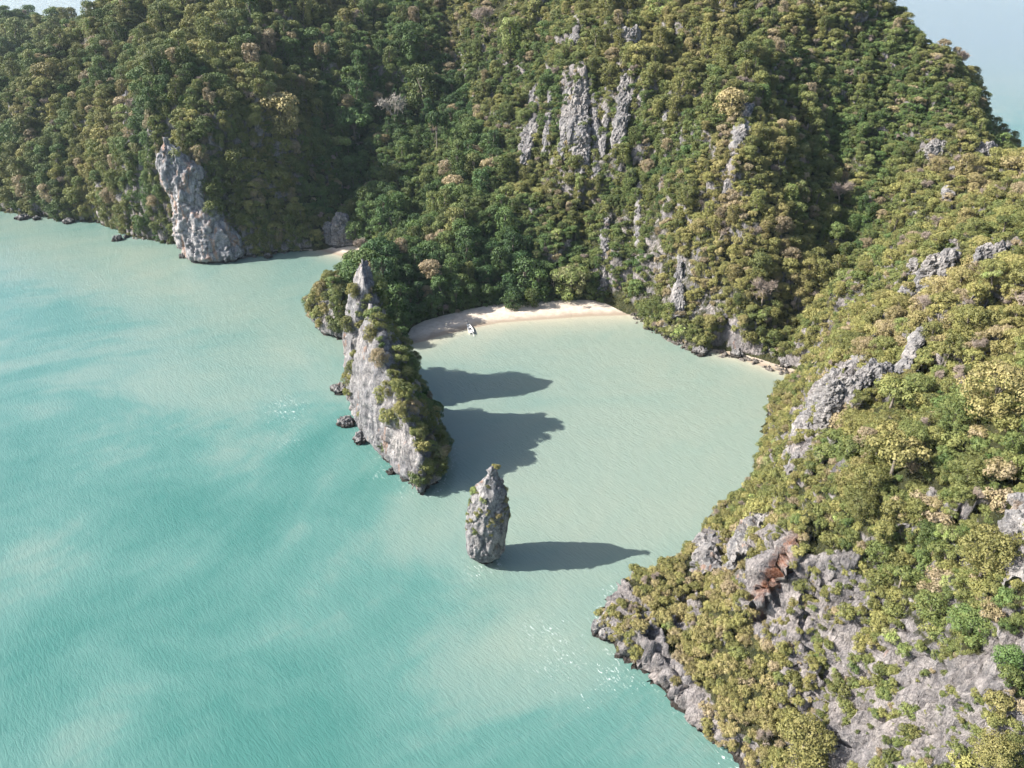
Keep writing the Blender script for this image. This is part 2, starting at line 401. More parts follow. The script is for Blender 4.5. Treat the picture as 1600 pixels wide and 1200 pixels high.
def height(x, y, full=False):
    d = shore(x, y)
    bn, bd = beach_near(x, y)
    d = d + (1 - bn) * (1.6 * fbm(x / 9, y / 9, 2.5, 3) + .8 * fbm(x / 2.6, y / 2.6, 7.5, 2))
    t = np.maximum(bil(TPS, x, y), 1.2)
    inl = sstep(2, 26, d) * (1 - bn)
    # knolls, gullies and karst steps
    t = t + inl * (3.2 * fbm(x / 34, y / 34, .5, 3) + 2.2 * ridged(x / 17, y / 17, 3.5, 3)) * (1 + .5 * sstep(215, 260, y))
    st = fbm(x / 42 + 3, y / 42, 9.5, 3)
    t = t + inl * 5.5 * (sstep(-.05, .05, st) - .5) + inl * 4.0 * (sstep(-.04, .04, fbm(x / 23, y / 23 + 8, 4.1, 2)) - .5)
    # spurs and hollows of the left hill
    t = t + inl * sstep(-80, -130, x) * sstep(6, 40, d) * (6.0 * fbm(x / 24 + 5, y / 24, 2.2, 2) + 3.0 * ridged(x / 30, y / 60, 6.1, 2) - 1.0)
    # ribs and gullies running down the main hill
    t = t + inl * sstep(-60, 10, x) * sstep(215, 260, y) * (5.6 * ridged(x / 21 + .25 * fbm(x / 40, y / 40, 6.5, 2), y / 95, 8.5, 2) - 2.1)
    t = np.maximum(t, 1.0)
    rise = np.where(d > 0, sstep(-.6, 3.2, d), 0)
    cl = np.where(d > 0, .25 + (t - .25) * rise, np.maximum(-3., .25 + d * 1.2))
    low = np.where(d > 0, np.minimum(.06 * d - .35, 1.2), np.maximum(-3., d * .1 - .35))   # under the sand sheet
    h = cl * (1 - bn) + low * bn
    return (h, d, bn) if full else h
# coarse map of the finished height, used to find where a sight line meets the ground
HMAP = height(_XX, _YY)
def hit(u, v, y0=45., y1=760.):
    d = ray(u, v); Y = np.arange(y0, y1, .7); t = Y / d[1]
    x = d[0] * t; z = CAM_H + d[2] * t
    h = np.maximum(bil(HMAP, x, Y), 0)
    k = np.nonzero(z < h)[0]
    i = k[0] if len(k) else len(Y) - 1
    return np.array([x[i], Y[i], h[i]])
def plan(pts): return np.array([hit(*q)[:2] for q in pts])

# bare rock on the slopes, as plan outlines
ROCKS = [plan(p) for p in (
    ((1160,905),(1260,868),(1345,875),(1410,950),(1440,1020),(1500,1040),(1600,985),(1630,1240),(1240,1240),(1215,1120),(1215,1030),(1160,975)),
    ((925,940),(960,922),(1010,945),(1045,1020),(1100,1080),(1140,1150),(1200,1230),(1120,1240),(1060,1140),(990,1085),(930,1020)),
    ((1090,850),(1150,815),(1235,830),(1235,880),(1165,900),(1110,890)),
    ((1240,640),(1330,565),(1375,580),(1340,640),(1290,690),(1262,745),(1228,745)),
    ((1568,830),(1605,805),(1605,910),(1570,890)),
    ((1460,420),(1490,390),(1500,410),(1470,450),(1430,440)),
    ((1045,930),(1095,930),(1095,990),(1050,980)),
)]
SCRUB = [plan(p) for p in (((930,330),(1010,330),(1110,400),(1170,470),(1150,545),(1050,525),(985,470),(930,450)),
                           ((870,130),(990,120),(1000,270),(880,280)))]
RIBS = [  # limestone ribs that run up the slopes: path and half widths (pixels of sight), label
 (((838,140),(832,200),(818,265)), (9, 15, 9), 'pale vertical cliff strip left of the fluted ribs on the main hillside'),
 (((896,105),(886,180),(878,255)), (5, 9, 6), 'narrow left rib of the fluted grey cliff on the main hillside'),
 (((912,100),(905,160),(903,215),(912,275)), (6, 15, 16, 8), 'broad fluted grey cliff high in the middle of the main hillside'),
 (((928,150),(932,220),(930,285)), (4, 8, 5), 'thin dark rib right of the broad fluted cliff'),
 (((978,118),(974,180),(962,252)), (8, 13, 8), 'grey cliff rib standing alone right of the fluted cliffs'),
 (((903,28),(898,75)), (5, 8), 'small pale spike of rock above the fluted cliffs'),
 (((862,140),(858,190),(850,245)), (3, 6, 4), 'thin grey streak between the pale strip and the fluted ribs'),
 (((950,140),(948,190),(940,250)), (3, 6, 4), 'thin grey streak between the fluted cliffs and the lone rib'),
 (((1000,290),(996,340),(1000,400)), (4, 6, 4), 'thin rock streak low on the scrubby face above the lagoon'),
 (((1065,400),(1060,450),(1058,500)), (5, 9, 8), 'pale rock streak near the foot of the scrubby lagoon face'),
 (((1040,180),(1036,240)), (3, 6), 'short grey streak midway to the slanting spine'),
 (((1168,168),(1153,232),(1134,306)), (9, 12, 6), 'slanting dark grey rock spine in the middle of the right hillside'),
 (((1489,262),(1482,300),(1476,336)), (4, 8, 9), 'thin pale rock needle rising from trees below the right skyline'),
 (((1345,568),(1305,600),(1262,660),(1240,745)), (14, 26, 24, 14), 'long slanting grey slab running down toward the lagoon'),
 (((946,345),(944,400),(940,462)), (6, 9, 7), 'dark upright rock rib beside the bright green beach tree'),
 (((200,150),(208,235)), (8, 11), 'faint pale cliff patch in the trees left of the white cliff'),
 (((1452,770),(1475,830),(1492,880)), (7, 14, 10), 'shadowed grey rib splitting the trees on the near headland'),
 (((1598,790),(1582,850),(1590,920)), (16, 26, 18), 'cracked grey slabs at the right edge beside a round tree'),
 (((1195,812),(1170,850),(1163,885)), (24, 30, 14), 'bulging grey block overhanging the red cave'),
 (((1105,850),(1110,905)), (20, 22), 'blocky grey crag left of the red cave'),
 (((1440,520),(1410,590)), (10, 14), 'rough grey rocks among scrub right of the large outcrop'),
]
RIBW = []
for path, ws, lab in RIBS:
    P = np.array([hit(*q) for q in path]); n = len(P); tt = np.linspace(0, n - 1, 24 * (n - 1) + 1)
    Q = np.column_stack([np.interp(tt, range(n), P[:, k]) for k in range(3)])
    W = np.interp(tt, range(n), [w * pix(p)[2] / FPX for w, p in zip(ws, P)])
    e = 1.5; Nn = np.column_stack([bil(HMAP, Q[:, 0] - e, Q[:, 1]) - bil(HMAP, Q[:, 0] + e, Q[:, 1]), bil(HMAP, Q[:, 0], Q[:, 1] - e) - bil(HMAP, Q[:, 0], Q[:, 1] + e), np.full(len(Q), 2 * e)])
    Nn = Nn.mean(0) * .6 + Nn * .4; Nn /= np.linalg.norm(Nn, axis=1)[:, None]
    T = np.gradient(Q, axis=0); T /= np.linalg.norm(T, axis=1)[:, None]; Lt = np.cross(Nn, T); Lt /= np.linalg.norm(Lt, axis=1)[:, None]
    Nn = np.cross(T, Lt)
    RIBW.append((Q, W, Nn, Lt, T, lab))
    ROCKS.append(np.vstack([(Q + Lt * W[:, None] * .7)[:, :2], (Q - Lt * W[:, None] * .7)[::-1][:, :2]]))
CAVE = hit(1212, 888)
def rock_mask(x, y):
    m = np.zeros(x.shape)
    for P in ROCKS:
        sd = seg_dist(x, y, P, True); sd = np.where(inside(x, y, P), sd, -sd)
        m = np.maximum(m, sstep(-1.5, 1.5, sd))
    for P in SCRUB:
        sd = seg_dist(x, y, P, True); sd = np.where(inside(x, y, P), sd, -sd)
        m = np.maximum(m, .46 * sstep(-3, 3, sd))
    return m

def terrain_patch(x0, x1, y0, y1, res):
    xs = np.linspace(x0, x1, int(round((x1 - x0) / res)) + 1); ys = np.linspace(y0, y1, int(round((y1 - y0) / res)) + 1)
    X, Y = np.meshgrid(xs, ys); x, y = X.ravel(), Y.ravel()
    h, d, bn = height(x, y, True)
    hy, hx = np.gradient(h.reshape(X.shape), ys, xs); hx, hy = hx.ravel(), hy.ravel()
    N = np.column_stack([-hx, -hy, np.ones_like(hx)]); N /= np.linalg.norm(N, axis=1)[:, None]
    rk = rock_mask(x, y)
    steep = np.maximum(sstep(.75, .4, N[:, 2]), rk) * sstep(-.5, 1.0, h) * (1 - bn)
    # fluted, broken limestone
    fl = ridged((x - y) * .26, (x + y) * .07, h * .07, 4) * sstep(226, 214, y) + ridged(x * .34, y * .12, h * .06, 4) * sstep(214, 226, y) - .3
    bl = fbm(x * .8, y * .8, h * .8, 3)
    cr = np.abs(perlin(x * .28 + 4, y * .28, h * .13))
    disp = steep * (1.9 * fl + .5 * bl - 1.7 * (1 - sstep(0, .08, cr)))
    k = np.nonzero(steep > .03)[0]; xk, yk, hk = x[k], y[k], h[k]; wk = fbm(xk * .3, yk * .3, hk * .3, 2)
    # blocks and slabs elongated down the slope
    f1, f2, val = worley((xk * .85 + yk * .5) * .42 + wk * .6, (yk * .85 - xk * .5) * .22 + wk * .4, hk * .20)
    g1, g2, vb = worley(xk * .8 + wk, yk * .55, hk * .6)
    disp[k] += steep[k] * (2.6 * (val - .5) - 1.1 * (1 - sstep(0, .10, f2 - f1)) + 1.1 * (vb - .5) - .45 * (1 - sstep(0, .15, g2 - g1)))
    V = np.column_stack([x, y, h]) + N * disp[:, None]
    # the notch the sea has cut at the foot of the cliffs
    hor = N[:, :2] / np.maximum(np.linalg.norm(N[:, :2], axis=1), .25)[:, None]
    notch = np.exp(-((h - .5) / .9) ** 2) * sstep(.8, .5, N[:, 2]) * (1 - bn) * 1.6
    V[:, :2] -= hor * notch[:, None]
    # red cave in the headland
    dc = np.sqrt(((V[:, 0] - CAVE[0]) * .8 + (V[:, 1] - CAVE[1]) * .6) ** 2 / 16. + ((V[:, 0] - CAVE[0]) * -.6 + (V[:, 1] - CAVE[1]) * .8) ** 2 / 2.4)
    cv = np.exp(-dc ** 4)
    V -= N * (cv * 5.5)[:, None]
    rust = np.exp(-(dc / 1.5) ** 2) * .86
    F = grid_faces(len(ys), len(xs))
    keep = (h[F] > -2.6).any(1)
    F = F[keep]; used = np.unique(F); mp = np.full(len(V), -1); mp[used] = np.arange(len(used))
    return V[used], mp[F], rk[used], rust[used], bn[used], d[used]
LAND = []
for nm, args in (('headland', (-6, 236, 40, 228, .52)), ('hillside', (-300, 330, 228, 440, 1.05)), ('back_hills', (-680, 330, 440, 850, 3.0)), ('hill_spur', (-400, -300, 330, 440, 3.0))):
    V, F, rk, rust, bn, d = terrain_patch(*args)
    o = link(nm, mesh_np(nm, V, F, [M_terrain], True, {'rock': rk, 'rust': rust})); tag(o, kind='structure')
    LAND.append((nm, V, F, rk, bn, d))

# ------------------------------------------------------------------ sea and beaches
def axis(a, b, step, reach):
    core = np.arange(a, b + step, step); out = []; k = step
    while k < reach: out.append(k); k *= 1.5
    out = np.array(out)
    return np.concatenate([(a - out)[::-1], core, core[-1] + out])
sx = axis(-330, 250, 2.2, 45000.); sy = axis(60, 470, 2.2, 45000.)
X, Y = np.meshgrid(sx, sy); x, y = X.ravel(), Y.ravel()
sd = -shore(x, y)
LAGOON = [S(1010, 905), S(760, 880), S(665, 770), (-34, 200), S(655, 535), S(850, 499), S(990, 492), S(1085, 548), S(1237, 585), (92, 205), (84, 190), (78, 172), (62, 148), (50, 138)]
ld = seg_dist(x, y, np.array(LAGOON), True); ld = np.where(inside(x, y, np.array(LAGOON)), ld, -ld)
silt_and_sheen = .36 * sstep(-16, 16, ld) + .14 * np.exp(-(np.maximum(sd, 0) / 26) ** 2) 
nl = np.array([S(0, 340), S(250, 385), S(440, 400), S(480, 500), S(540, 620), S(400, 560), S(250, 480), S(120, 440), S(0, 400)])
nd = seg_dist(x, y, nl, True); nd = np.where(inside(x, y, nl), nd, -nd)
silt_and_sheen = np.maximum(silt_and_sheen, .20 * sstep(-25, 15, nd))
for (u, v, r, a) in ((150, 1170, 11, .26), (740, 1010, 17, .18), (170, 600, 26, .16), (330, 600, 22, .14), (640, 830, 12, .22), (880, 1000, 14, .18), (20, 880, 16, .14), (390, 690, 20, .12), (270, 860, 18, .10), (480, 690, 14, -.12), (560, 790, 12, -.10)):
    cx, cy = S(u, v); silt_and_sheen = silt_and_sheen + .75 * a * np.exp(-((x - cx) ** 2 + (y - cy) ** 2) / r ** 2)
silt_and_sheen = silt_and_sheen - .05 + .07 * sstep(150, 260, y) * sstep(20, -120, x) - .04 * sstep(130, 85, y) + .26 * sstep(380, 800, y)  # left and far water paled in colour to stand for reflected sky
sh = np.zeros_like(x)
for b, w in zip(BEACHW, (15, 9, 8)):
    sh = np.maximum(sh, np.exp(-seg_dist(x, y, b, False) / w * 2.0))
foam_glint = np.zeros_like(x)
for (u, v, r, a) in ((870, 1030, 9, .75), (900, 1090, 8, .55), (440, 640, 13, .8), (640, 770, 6, .7), (560, 700, 7, .6), (735, 900, 4, .8), (850, 990, 8, .8), (960, 1060, 6, .9), (590, 740, 5, .8), (450, 690, 9, .7), (520, 640, 6, .5)):
    cx, cy = S(u, v); foam_glint = np.maximum(foam_glint, a * np.exp(-((x - cx) ** 2 + (y - cy) ** 2) / r ** 2))
ex = np.array(coast_front[3:] + [S(1005, 905)]); ed = np.minimum(seg_dist(x, y, ex, False), seg_dist(x, y, np.array(coast_left), False))
finp = np.array([(-22, 152), (-31, 163), (-40, 177), (-45, 188), (-50, 206), (-52, 222), (-38, 222), (-25, 192), (-15, 168), (-19, 154)])
ed = np.minimum(ed, seg_dist(x, y, finp, True)); ed = np.minimum(ed, np.abs(np.hypot(x - S(757, 873)[0], y - S(757, 873)[1]) - 3.6))
foam_glint = np.maximum(foam_glint, .80 * np.exp(-(ed / 2.6) ** 2)); foam_glint = np.maximum(foam_glint, .16 * (y < 330))  # sparse flecks on open water: whitecaps and sun glints put in as colour
o = link('sea', mesh_np('sea', np.column_stack([x, y, np.zeros_like(x)]), grid_faces(len(sy), len(sx)), [M_water], True, {'silt_and_sheen': silt_and_sheen, 'shallow': sh, 'foam_glint': foam_glint, 'offing': sstep(420, 1100, y)}))
tag(o, kind='structure')

for nm, b, w in (('beach', beach_main, 24), ('beach_cove', beach_left, 20), ('beach_strip', beach_right, 7.)):
    b = np.array(b); x0, y0 = b.min(0) - w; x1, y1 = b.max(0) + w
    xs = np.arange(x0, x1, .7); ys = np.arange(y0, y1, .7); X, Y = np.meshgrid(xs, ys); x, y = X.ravel(), Y.ravel()
    bd = seg_dist(x, y, b, False); ins = inside(x, y, COASTA)
    d = np.where(ins, bd, -bd)
    z = np.where(d > 0, .075 * d, .10 * d) + .10 * fbm(x / 3, y / 3, 1.5, 3) * sstep(0, 4, d) + .02
    z = np.minimum(z, 2.2)
    F = grid_faces(len(ys), len(xs)); keep = ((d[F] > -5).all(1)) & ((bd[F] < w).all(1))
    F = F[keep]; used = np.unique(F); mp = np.full(len(x), -1); mp[used] = np.arange(len(used))
    o = link(nm, mesh_np(nm, np.column_stack([x, y, z])[used], mp[F], [M_sand])); tag(o, kind='structure')

# ------------------------------------------------------------------ sea stacks: lofted limestone walls
def crag(V, F, amp=1.0, seed=0., notch=True, freq=1.0):
    """break a smooth rock body into flutes, ledges and blocks"""
    N = vnormals(V, F); x, y, z = V[:, 0] * freq + seed, V[:, 1] * freq, V[:, 2] * freq
    fl = ridged(x * .26, y * .26, z * .045, 3) - .3
    bl = fbm(x * .40, y * .40, z * .22, 4)
    cr = np.abs(perlin(x * .22 + 4, y * .22, z * .12))
    w = fbm(x * .4, y * .4, z * .4, 2)
    f1, f2, val = worley(x * .26 + w * .6, y * .26 + w * .6, z * .10 + w * .3)
    g1, g2, vb = worley(x * .7 + w, y * .7, z * .24)
    d = 1.1 * fl + .8 * bl - 1.0 * (1 - sstep(0, .07, cr)) + 1.5 * (val - .5) - .5 * (1 - sstep(0, .10, f2 - f1)) + .30 * (vb - .5) - .15 * (1 - sstep(0, .10, g2 - g1))
    d = amp * (d - d.mean())
    V = V + N * d[:, None]
    if notch:
        hor = N[:, :2] / np.maximum(np.linalg.norm(N[:, :2], axis=1), .3)[:, None]
        k = np.exp(-((V[:, 2] - .4) / .9) ** 2) * 1.3
        V[:, :2] -= hor * k[:, None]
    return V
def loft(sections, ny, npf, left_pow=.35, right_pow=.8):
    s = np.array(sections, float); t = np.linspace(0, 1, ny); yk = np.linspace(0, 1, len(s))
    def it(c):                                                 # smooth interpolation along the wall
        q = np.interp(t, np.interp(s[:, 0], s[:, 0], (s[:, 0] - s[0, 0]) / (s[-1, 0] - s[0, 0])), s[:, c]); return q
    Yc, xl, xt, zt, xr = it(0), it(1), it(2), it(3), it(4)
    V = np.zeros((ny, npf, 3)); h = npf // 2
    a = np.linspace(0, 1, h)
    for j in range(ny):
        zl = -3 + (zt[j] + 3) * a
        lx = xl[j] + (xt[j] - xl[j]) * a ** (1 / left_pow)
        b = np.linspace(0, 1, npf - h + 1)[1:]
        zr = -3 + (zt[j] + 3) * (1 - b ** (1 / right_pow))
        rx = xt[j] + (xr[j] - xt[j]) * b ** right_pow
        V[j, :h, 0] = lx; V[j, :h, 2] = zl; V[j, h:, 0] = rx; V[j, h:, 2] = zr; V[j, :, 1] = Yc[j]
    V = V.reshape(-1, 3); F = grid_faces(ny, npf)
    return V, F
FIN = [(152, -23, -22, 1.0, -21), (154.5, -25, -22, 8, -19), (158, -28, -24, 13, -17), (163, -31, -27, 19, -15), (170, -36, -31, 25, -15), (177, -40, -34.5, 30, -17.5), (182, -42.5, -36, 34.5, -19), (185.5, -44, -37, 37, -20.5), (188, -45, -38, 31, -22),
       (190, -46, -41, 20, -27), (193, -47, -42, 15, -31), (195.5, -47.7, -42, 19, -32), (199, -48.4, -41.5, 31, -30), (201.5, -49, -41.5, 37, -31), (204, -49.5, -41.8, 40.5, -32), (206.5, -50, -42, 41.5, -33), (209, -50.8, -43, 38, -34), (212, -51.5, -44, 24, -36), (216, -52, -45, 11, -38), (224, -52, -45, 6.5, -39), (236, -52, -45, 5, -39), (250, -48, -43, 3, -40)]
V, F = loft(FIN, 240, 180)
fin_o = link('sea_stack', mesh_np('sea_stack', crag(V, F, .78, 3.1), F, [M_rock_pale], True))
tag(fin_o, 'long leaning limestone sea stack with sheer pale face and bushes down its shaded side', 'sea stack')
FINM = (np.array([v.co for v in fin_o.data.vertices]), F)
ISL = [(236.5, -59, -57.5, 1, -55), (239, -62, -58, 9, -53), (243, -67, -60, 15, -51), (249, -71, -63, 17, -49), (256, -73, -64, 16, -49), (263, -71, -62, 10, -50), (268, -66, -60, 3, -54)]
V, F = loft(ISL, 80, 70)
isl_o = link('sea_stack', mesh_np('sea_stack', crag(V, F, .8, 8.7), F, [M_rock], False))
tag(isl_o, 'low bushy rock bluff behind the long leaning sea stack, trees overhanging the water', 'sea stack')
ISLM = (np.array([v.co for v in isl_o.data.vertices]), F)

def column(prof, n, m, ex=1.0, lean=(0, 0), seed=0., amp=.6, freq=1.6, notch=True, rot=0.):
    """an upright rock: prof = [(height, radius)], elliptic section, leaning"""
    p = np.array(prof, float); zz = np.linspace(p[0, 0], p[-1, 0], m); r = np.interp(zz, p[:, 0], p[:, 1])
    th = np.linspace(0, 2 * math.pi, n, endpoint=False)
    Z, T = np.meshgrid(zz, th, indexing='ij'); Rr = np.meshgrid(r, th, indexing='ij')[0]
    k = (Z - p[0, 0]) / (p[-1, 0] - p[0, 0])
    x = Rr * np.cos(T) * ex; y = Rr * np.sin(T)
    c, s_ = math.cos(rot), math.sin(rot)
    x, y = x * c - y * s_ + lean[0] * k ** 1.3, x * s_ + y * c + lean[1] * k ** 1.3
    V = np.stack([x, y, Z], -1).reshape(-1, 3); F = grid_faces(m, n, True)
    cap = len(V); V = np.vstack([V, V[-n:].mean(0) + [0, 0, .25]])
    top = np.arange((m - 1) * n, m * n)
    F = np.vstack([F, np.column_stack([top, np.roll(top, -1), np.full(n, cap), np.full(n, cap)])])
    V2 = crag(V, F, amp, seed, notch, freq)
    return V2, F
def tri_fix(F):                                                # the cap's degenerate quads become triangles
    q = F[F[:, 2] != F[:, 3]]; t = F[F[:, 2] == F[:, 3]][:, :3]; return q, t
def mesh_mixed(name, V, F, mats, smooth=True):
    q, t = tri_fix(F); me = bpy.data.meshes.new(name)
    me.from_pydata([tuple(map(float, v)) for v in V], [], [tuple(map(int, f)) for f in q] + [tuple(map(int, f)) for f in t])
    me.polygons.foreach_set('use_smooth', np.full(len(me.polygons), smooth, bool))
    for m in mats: me.materials.append(m)
    return me
PX, PY = S(757, 873)
PIN = [(-2.5, 3.0), (-.5, 2.9), (.8, 3.1), (2.5, 3.8), (5, 4.3), (9, 4.5), (13, 4.35), (15.7, 4.0), (18.5, 3.3), (20.3, 2.5), (21.6, 1.75), (23, 1.25), (24.3, 1.0), (25, .7)]
V, F = column(PIN, 130, 150, 1.0, (2.3, .3), 21.4, .36, 1.25)
V = V + np.array([PX, PY, 0])
pin_o = link('sea_stack', mesh_mixed('sea_stack', V, F, [M_rock_pale], True))
tag(pin_o, 'slender upright limestone pinnacle standing alone in the water at the bay mouth', 'sea stack')
PINM = (V, F)

# ------------------------------------------------------------------ rock outcrops on the hills
def outcrop(u, v, wpx, hpx, label, blades=5, lean=0., seed=1., Y=None, sink=3., mat=None, turn=0., cat='rock outcrop', jag=.35):
    """a cluster of fluted blades rising out of the slope"""
    b = np.array(far(u, v, Y)) if Y else hit(u, v)
    _, _, dep = pix(b); w = wpx * dep / FPX; h = hpx * dep / FPX / math.cos(math.radians(18))
    rr = random.Random(seed); Vs, Fs, k = [], [], 0
    for i in range(blades):
        f = (i + .5) / blades - .5
        hh = h * (1 - jag * abs(f) * 2 * rr.uniform(.5, 1.3)) * rr.uniform(.82, 1.0); r = w / blades * rr.uniform(.7, 1.05) + .3
        prof = [(-sink, r * 1.15), (0, r * 1.1), (hh * .4, r), (hh * .7, r * .86), (hh * .88, r * .62), (hh * .97, r * .36), (hh, r * .1)]
        V, F = column(prof, 34, 40, rr.uniform(.7, 1.1), (lean * hh + rr.uniform(-.1, .1) * hh, .12 * hh), seed * 7.3 + i * 3.3, .42 * min(1.6, r ** .5), 2.0, False, rr.uniform(0, 3))
        V += np.array([f * w * .9 * math.cos(turn), f * w * .9 * math.sin(turn) + rr.uniform(-.3, .3) * w * .3, rr.uniform(-.4, .4)])
        Vs.append(V); Fs.append(F + k); k += len(V)
    o = link('rock_outcrop', mesh_mixed('rock_outcrop', np.vstack(Vs), np.vstack(Fs), [mat or M_rock], False), loc=b)
    return tag(o, label, cat)
for k, (Q, W, Nn, Lt, T, lab) in enumerate(RIBW):
    L_ = np.linalg.norm(np.diff(Q, axis=0), axis=1).sum(); m = int(np.clip(L_ / .45, 30, 120)); n = int(np.clip(W.max() * 3 / .45, 18, 60))
    f = np.linspace(0, 1, m); o_ = np.linspace(0, 1, len(Q)); I = lambda A: np.column_stack([np.interp(f, o_, A[:, c]) for c in range(3)])
    q, w, nn, lt = I(Q), np.interp(f, o_, W), I(Nn), I(Lt); w = w * (1 + .35 * fbm(f * 6, k * 3.7, .5, 3))
    th = np.linspace(-1.75, 1.75, n)
    V = q[:, None] + lt[:, None] * (w[:, None] * np.sin(th))[..., None] + nn[:, None] * (np.minimum(w, 3.0)[:, None] * .7 * np.cos(th) + .4 + .8 * fbm(f * 5, k * 1.7, 3.5, 2)[:, None])[..., None]
    V = V.reshape(-1, 3); F = grid_faces(m, n); N0 = vnormals(V, F)
    if (N0 * np.repeat(nn, n, 0)).sum() < 0: F = F[:, ::-1]
    V = crag(V, F, float(np.clip(w.mean() * .32, .35, .9)), k * 6.1, False, 1.3)
    tag(link('rock_outcrop', mesh_np('rock_outcrop', V, F, [M_rock_rust if 'cave' in lab else M_rock], False)), lab, 'rock outcrop')
outcrop(986, 66, 26, 26, 'small rounded rock among trees high above the fluted cliffs', 2, .0, 7)
outcrop(1462, 240, 26, 22, 'low dark rock among trees under the right skyline', 2, .0, 10)
outcrop(1540, 252, 28, 34, 'paired rounded rock heads just under the skyline at the right', 2, .0, 11)
outcrop(1462, 446, 46, 52, 'bright grey split rock blade on the near right slope', 3, .22, 12, sink=3, jag=.2)
outcrop(1428, 424, 20, 22, 'small dark leaning rock left of the bright split blade', 2, .25, 13)
outcrop(1552, 420, 56, 40, 'broad jagged grey crag at the right edge of the near slope', 5, .0, 14)
outcrop(1418, 462, 12, 16, 'tiny pointed rock below the bright split blade', 1, .05, 15)
outcrop(1318, 636, 66, 52, 'large weathered grey outcrop on the headland above the lagoon', 4, .10, 16, sink=4, jag=.25)
outcrop(1365, 598, 44, 34, 'rounded grey crag behind the large outcrop above the lagoon', 3, .0, 17)
outcrop(1585, 335, 70, 90, 'dark sheer cliff in shade at the far right edge', 4, .10, 24, Y=292, sink=14)
outcrop(532, 376, 44, 40, 'shaded rock buttress at the end of the small cove beach', 3, .0, 26, sink=3)
outcrop(950, 985, 26, 24, 'dark rock knob at the tip of the near headland', 2, .0, 28, sink=3)

# white cliff at the end of the left hill: a wall that leans back up the bluff
def cliff_wall(label, foot, top, wf, wt, Yf, Yt, seed):
    a = np.array(far(foot[0], foot[1], Yf)); b = np.array(far(top[0], top[1], Yt)); n, m = 70, 130
    t = np.linspace(-.06, 1, m)[:, None]; s = np.linspace(0, 1, n)[None, :]
    W = (wf + (wt - wf) * np.clip(t, 0, 1)) * (1 + .15 * np.sin(t * 9)) * (1 - .8 * sstep(.72, 1., t))
    th = math.pi * (s * 1.1 - .55)
    cx = a[0] + (b[0] - a[0]) * t; cy = a[1] + (b[1] - a[1]) * t; cz = a[2] + (b[2] - a[2]) * t
    X_ = cx + W * np.sin(th); Y_ = cy - W * .55 * np.cos(th) + W * .3; Z_ = cz + 0 * s
    V = np.stack([X_, Y_, Z_], -1).reshape(-1, 3); F = grid_faces(m, n)
    V = crag(V, F, 1.0, seed, True)
    o = link('cliff', mesh_np('cliff', V, F, [M_rock_white])); return tag(o, label, 'cliff')
cliff_wall('tall white leaning cliff face ending the left hill at the water', (330, 406), (256, 214), 12.0, 7.0, 311, 321, 5.)

# ------------------------------------------------------------------ boulders
def boulder(u, v, wpx, hpx, label, seed, group=None, z=-.4, mat=None, ex=1.25):
    x, y = S(u, v); _, _, dep = pix(np.array([x, y, 0.])); r = wpx * .5 * dep / FPX; h = hpx * dep / FPX * 1.05
    prof = [(z - .6, r * 1.0), (z + .1, r * .98), (h * .35, r * .95), (h * .7, r * .72), (h * .92, r * .40), (h, r * .12)]
    V, F = column(prof, 30, 20, 1.0, (0, 0), seed * 5.1, .42 * min(1.5, r), 2.0, False)
    o = link('boulder', mesh_mixed('boulder', V, F, [mat or M_rock], False), loc=(x, y, 0), rot=(0, 0, seed))
    return tag(o, label, 'boulder', group)
boulder(531, 610, 26, 12, 'flat-topped pale boulder in the water against the long sea stack', 1)
boulder(540, 663, 27, 11, 'rough pinkish boulder standing off the long sea stack', 2)
boulder(564, 688, 25, 12, 'dark barnacled boulder at the foot of the long sea stack', 3)
boulder(559, 652, 10, 7, 'tiny dark rock between the rough boulder and the stack', 4)
boulder(612, 738, 15, 6, 'small low rock awash below the long sea stack', 5)
boulder(572, 668, 14, 12, 'dark block wedged against the stack above the barnacled boulder', 6)
boulder(38, 341, 24, 5, 'long flat dark rock off the left shore', 7)
boulder(57, 343, 10, 5, 'small dark rock beside the long flat rock off the left shore', 8)
boulder(107, 348, 16, 6, 'low dark rock under the trees of the left shore', 9)
boulder(183, 375, 15, 7, 'round dark rock off the left shore before the white cliff', 10)
boulder(197, 371, 7, 4, 'tiny rock beside the round dark rock off the left shore', 11)
boulder(286, 402, 14, 5, 'dark flat rock in the water left of the white cliff foot', 12)
boulder(294, 396, 6, 3, 'tiny rock nearest the white cliff foot', 13)
boulder(1152, 556, 20, 9, 'dark rock on the sand under the right lagoon cliff', 14)
boulder(1095, 551, 26, 9, 'broad low brown rock at the right lagoon shore', 15)
boulder(1225, 572, 16, 12, 'dark rock at the right end of the small sand strip', 16)
boulder(1206, 562, 14, 11, 'dark rock above the middle of the small sand strip', 17)
boulder(420, 402, 12, 5, 'small shaded rock at the foot of the dark left slope', 18)
# broken rock along the shores
rV, rF, k = [], [], 0
rr = random.Random(5)
rub = resample(np.array(coast_cliff + []), .9).tolist() + resample(np.array(beach_right), 1.1).tolist() + resample(np.array(coast_left[:9]), 1.6).tolist()
for (bx, by) in rub:
    for _ in range(2):
        r = rr.uniform(.3, .95); V, F = column([(-.5, r), (.0, r), (r * .6, r * .8), (r * 1.0, r * .2)], 7, 5, rr.uniform(.8, 1.5), (0, 0), rr.uniform(0, 90), .2, 2.5, False, rr.uniform(0, 3))
        V += np.array([bx + rr.gauss(0, 1.3), by + rr.gauss(0, 1.3) + .8, rr.uniform(-.3, .2)]); rV.append(V); rF.append(F + k); k += len(V)
N = NT('wet_dark_rock'); c_ = N.ramp(N.noise(N.pos(), 1.2, 5, .65), [(.3, (.035, .030, .026)), (.55, (.11, .095, .08)), (.75, (.22, .19, .16))])
N.l(c_, N.b.inputs['Base Color']); N.b.inputs['Roughness'].default_value = .75
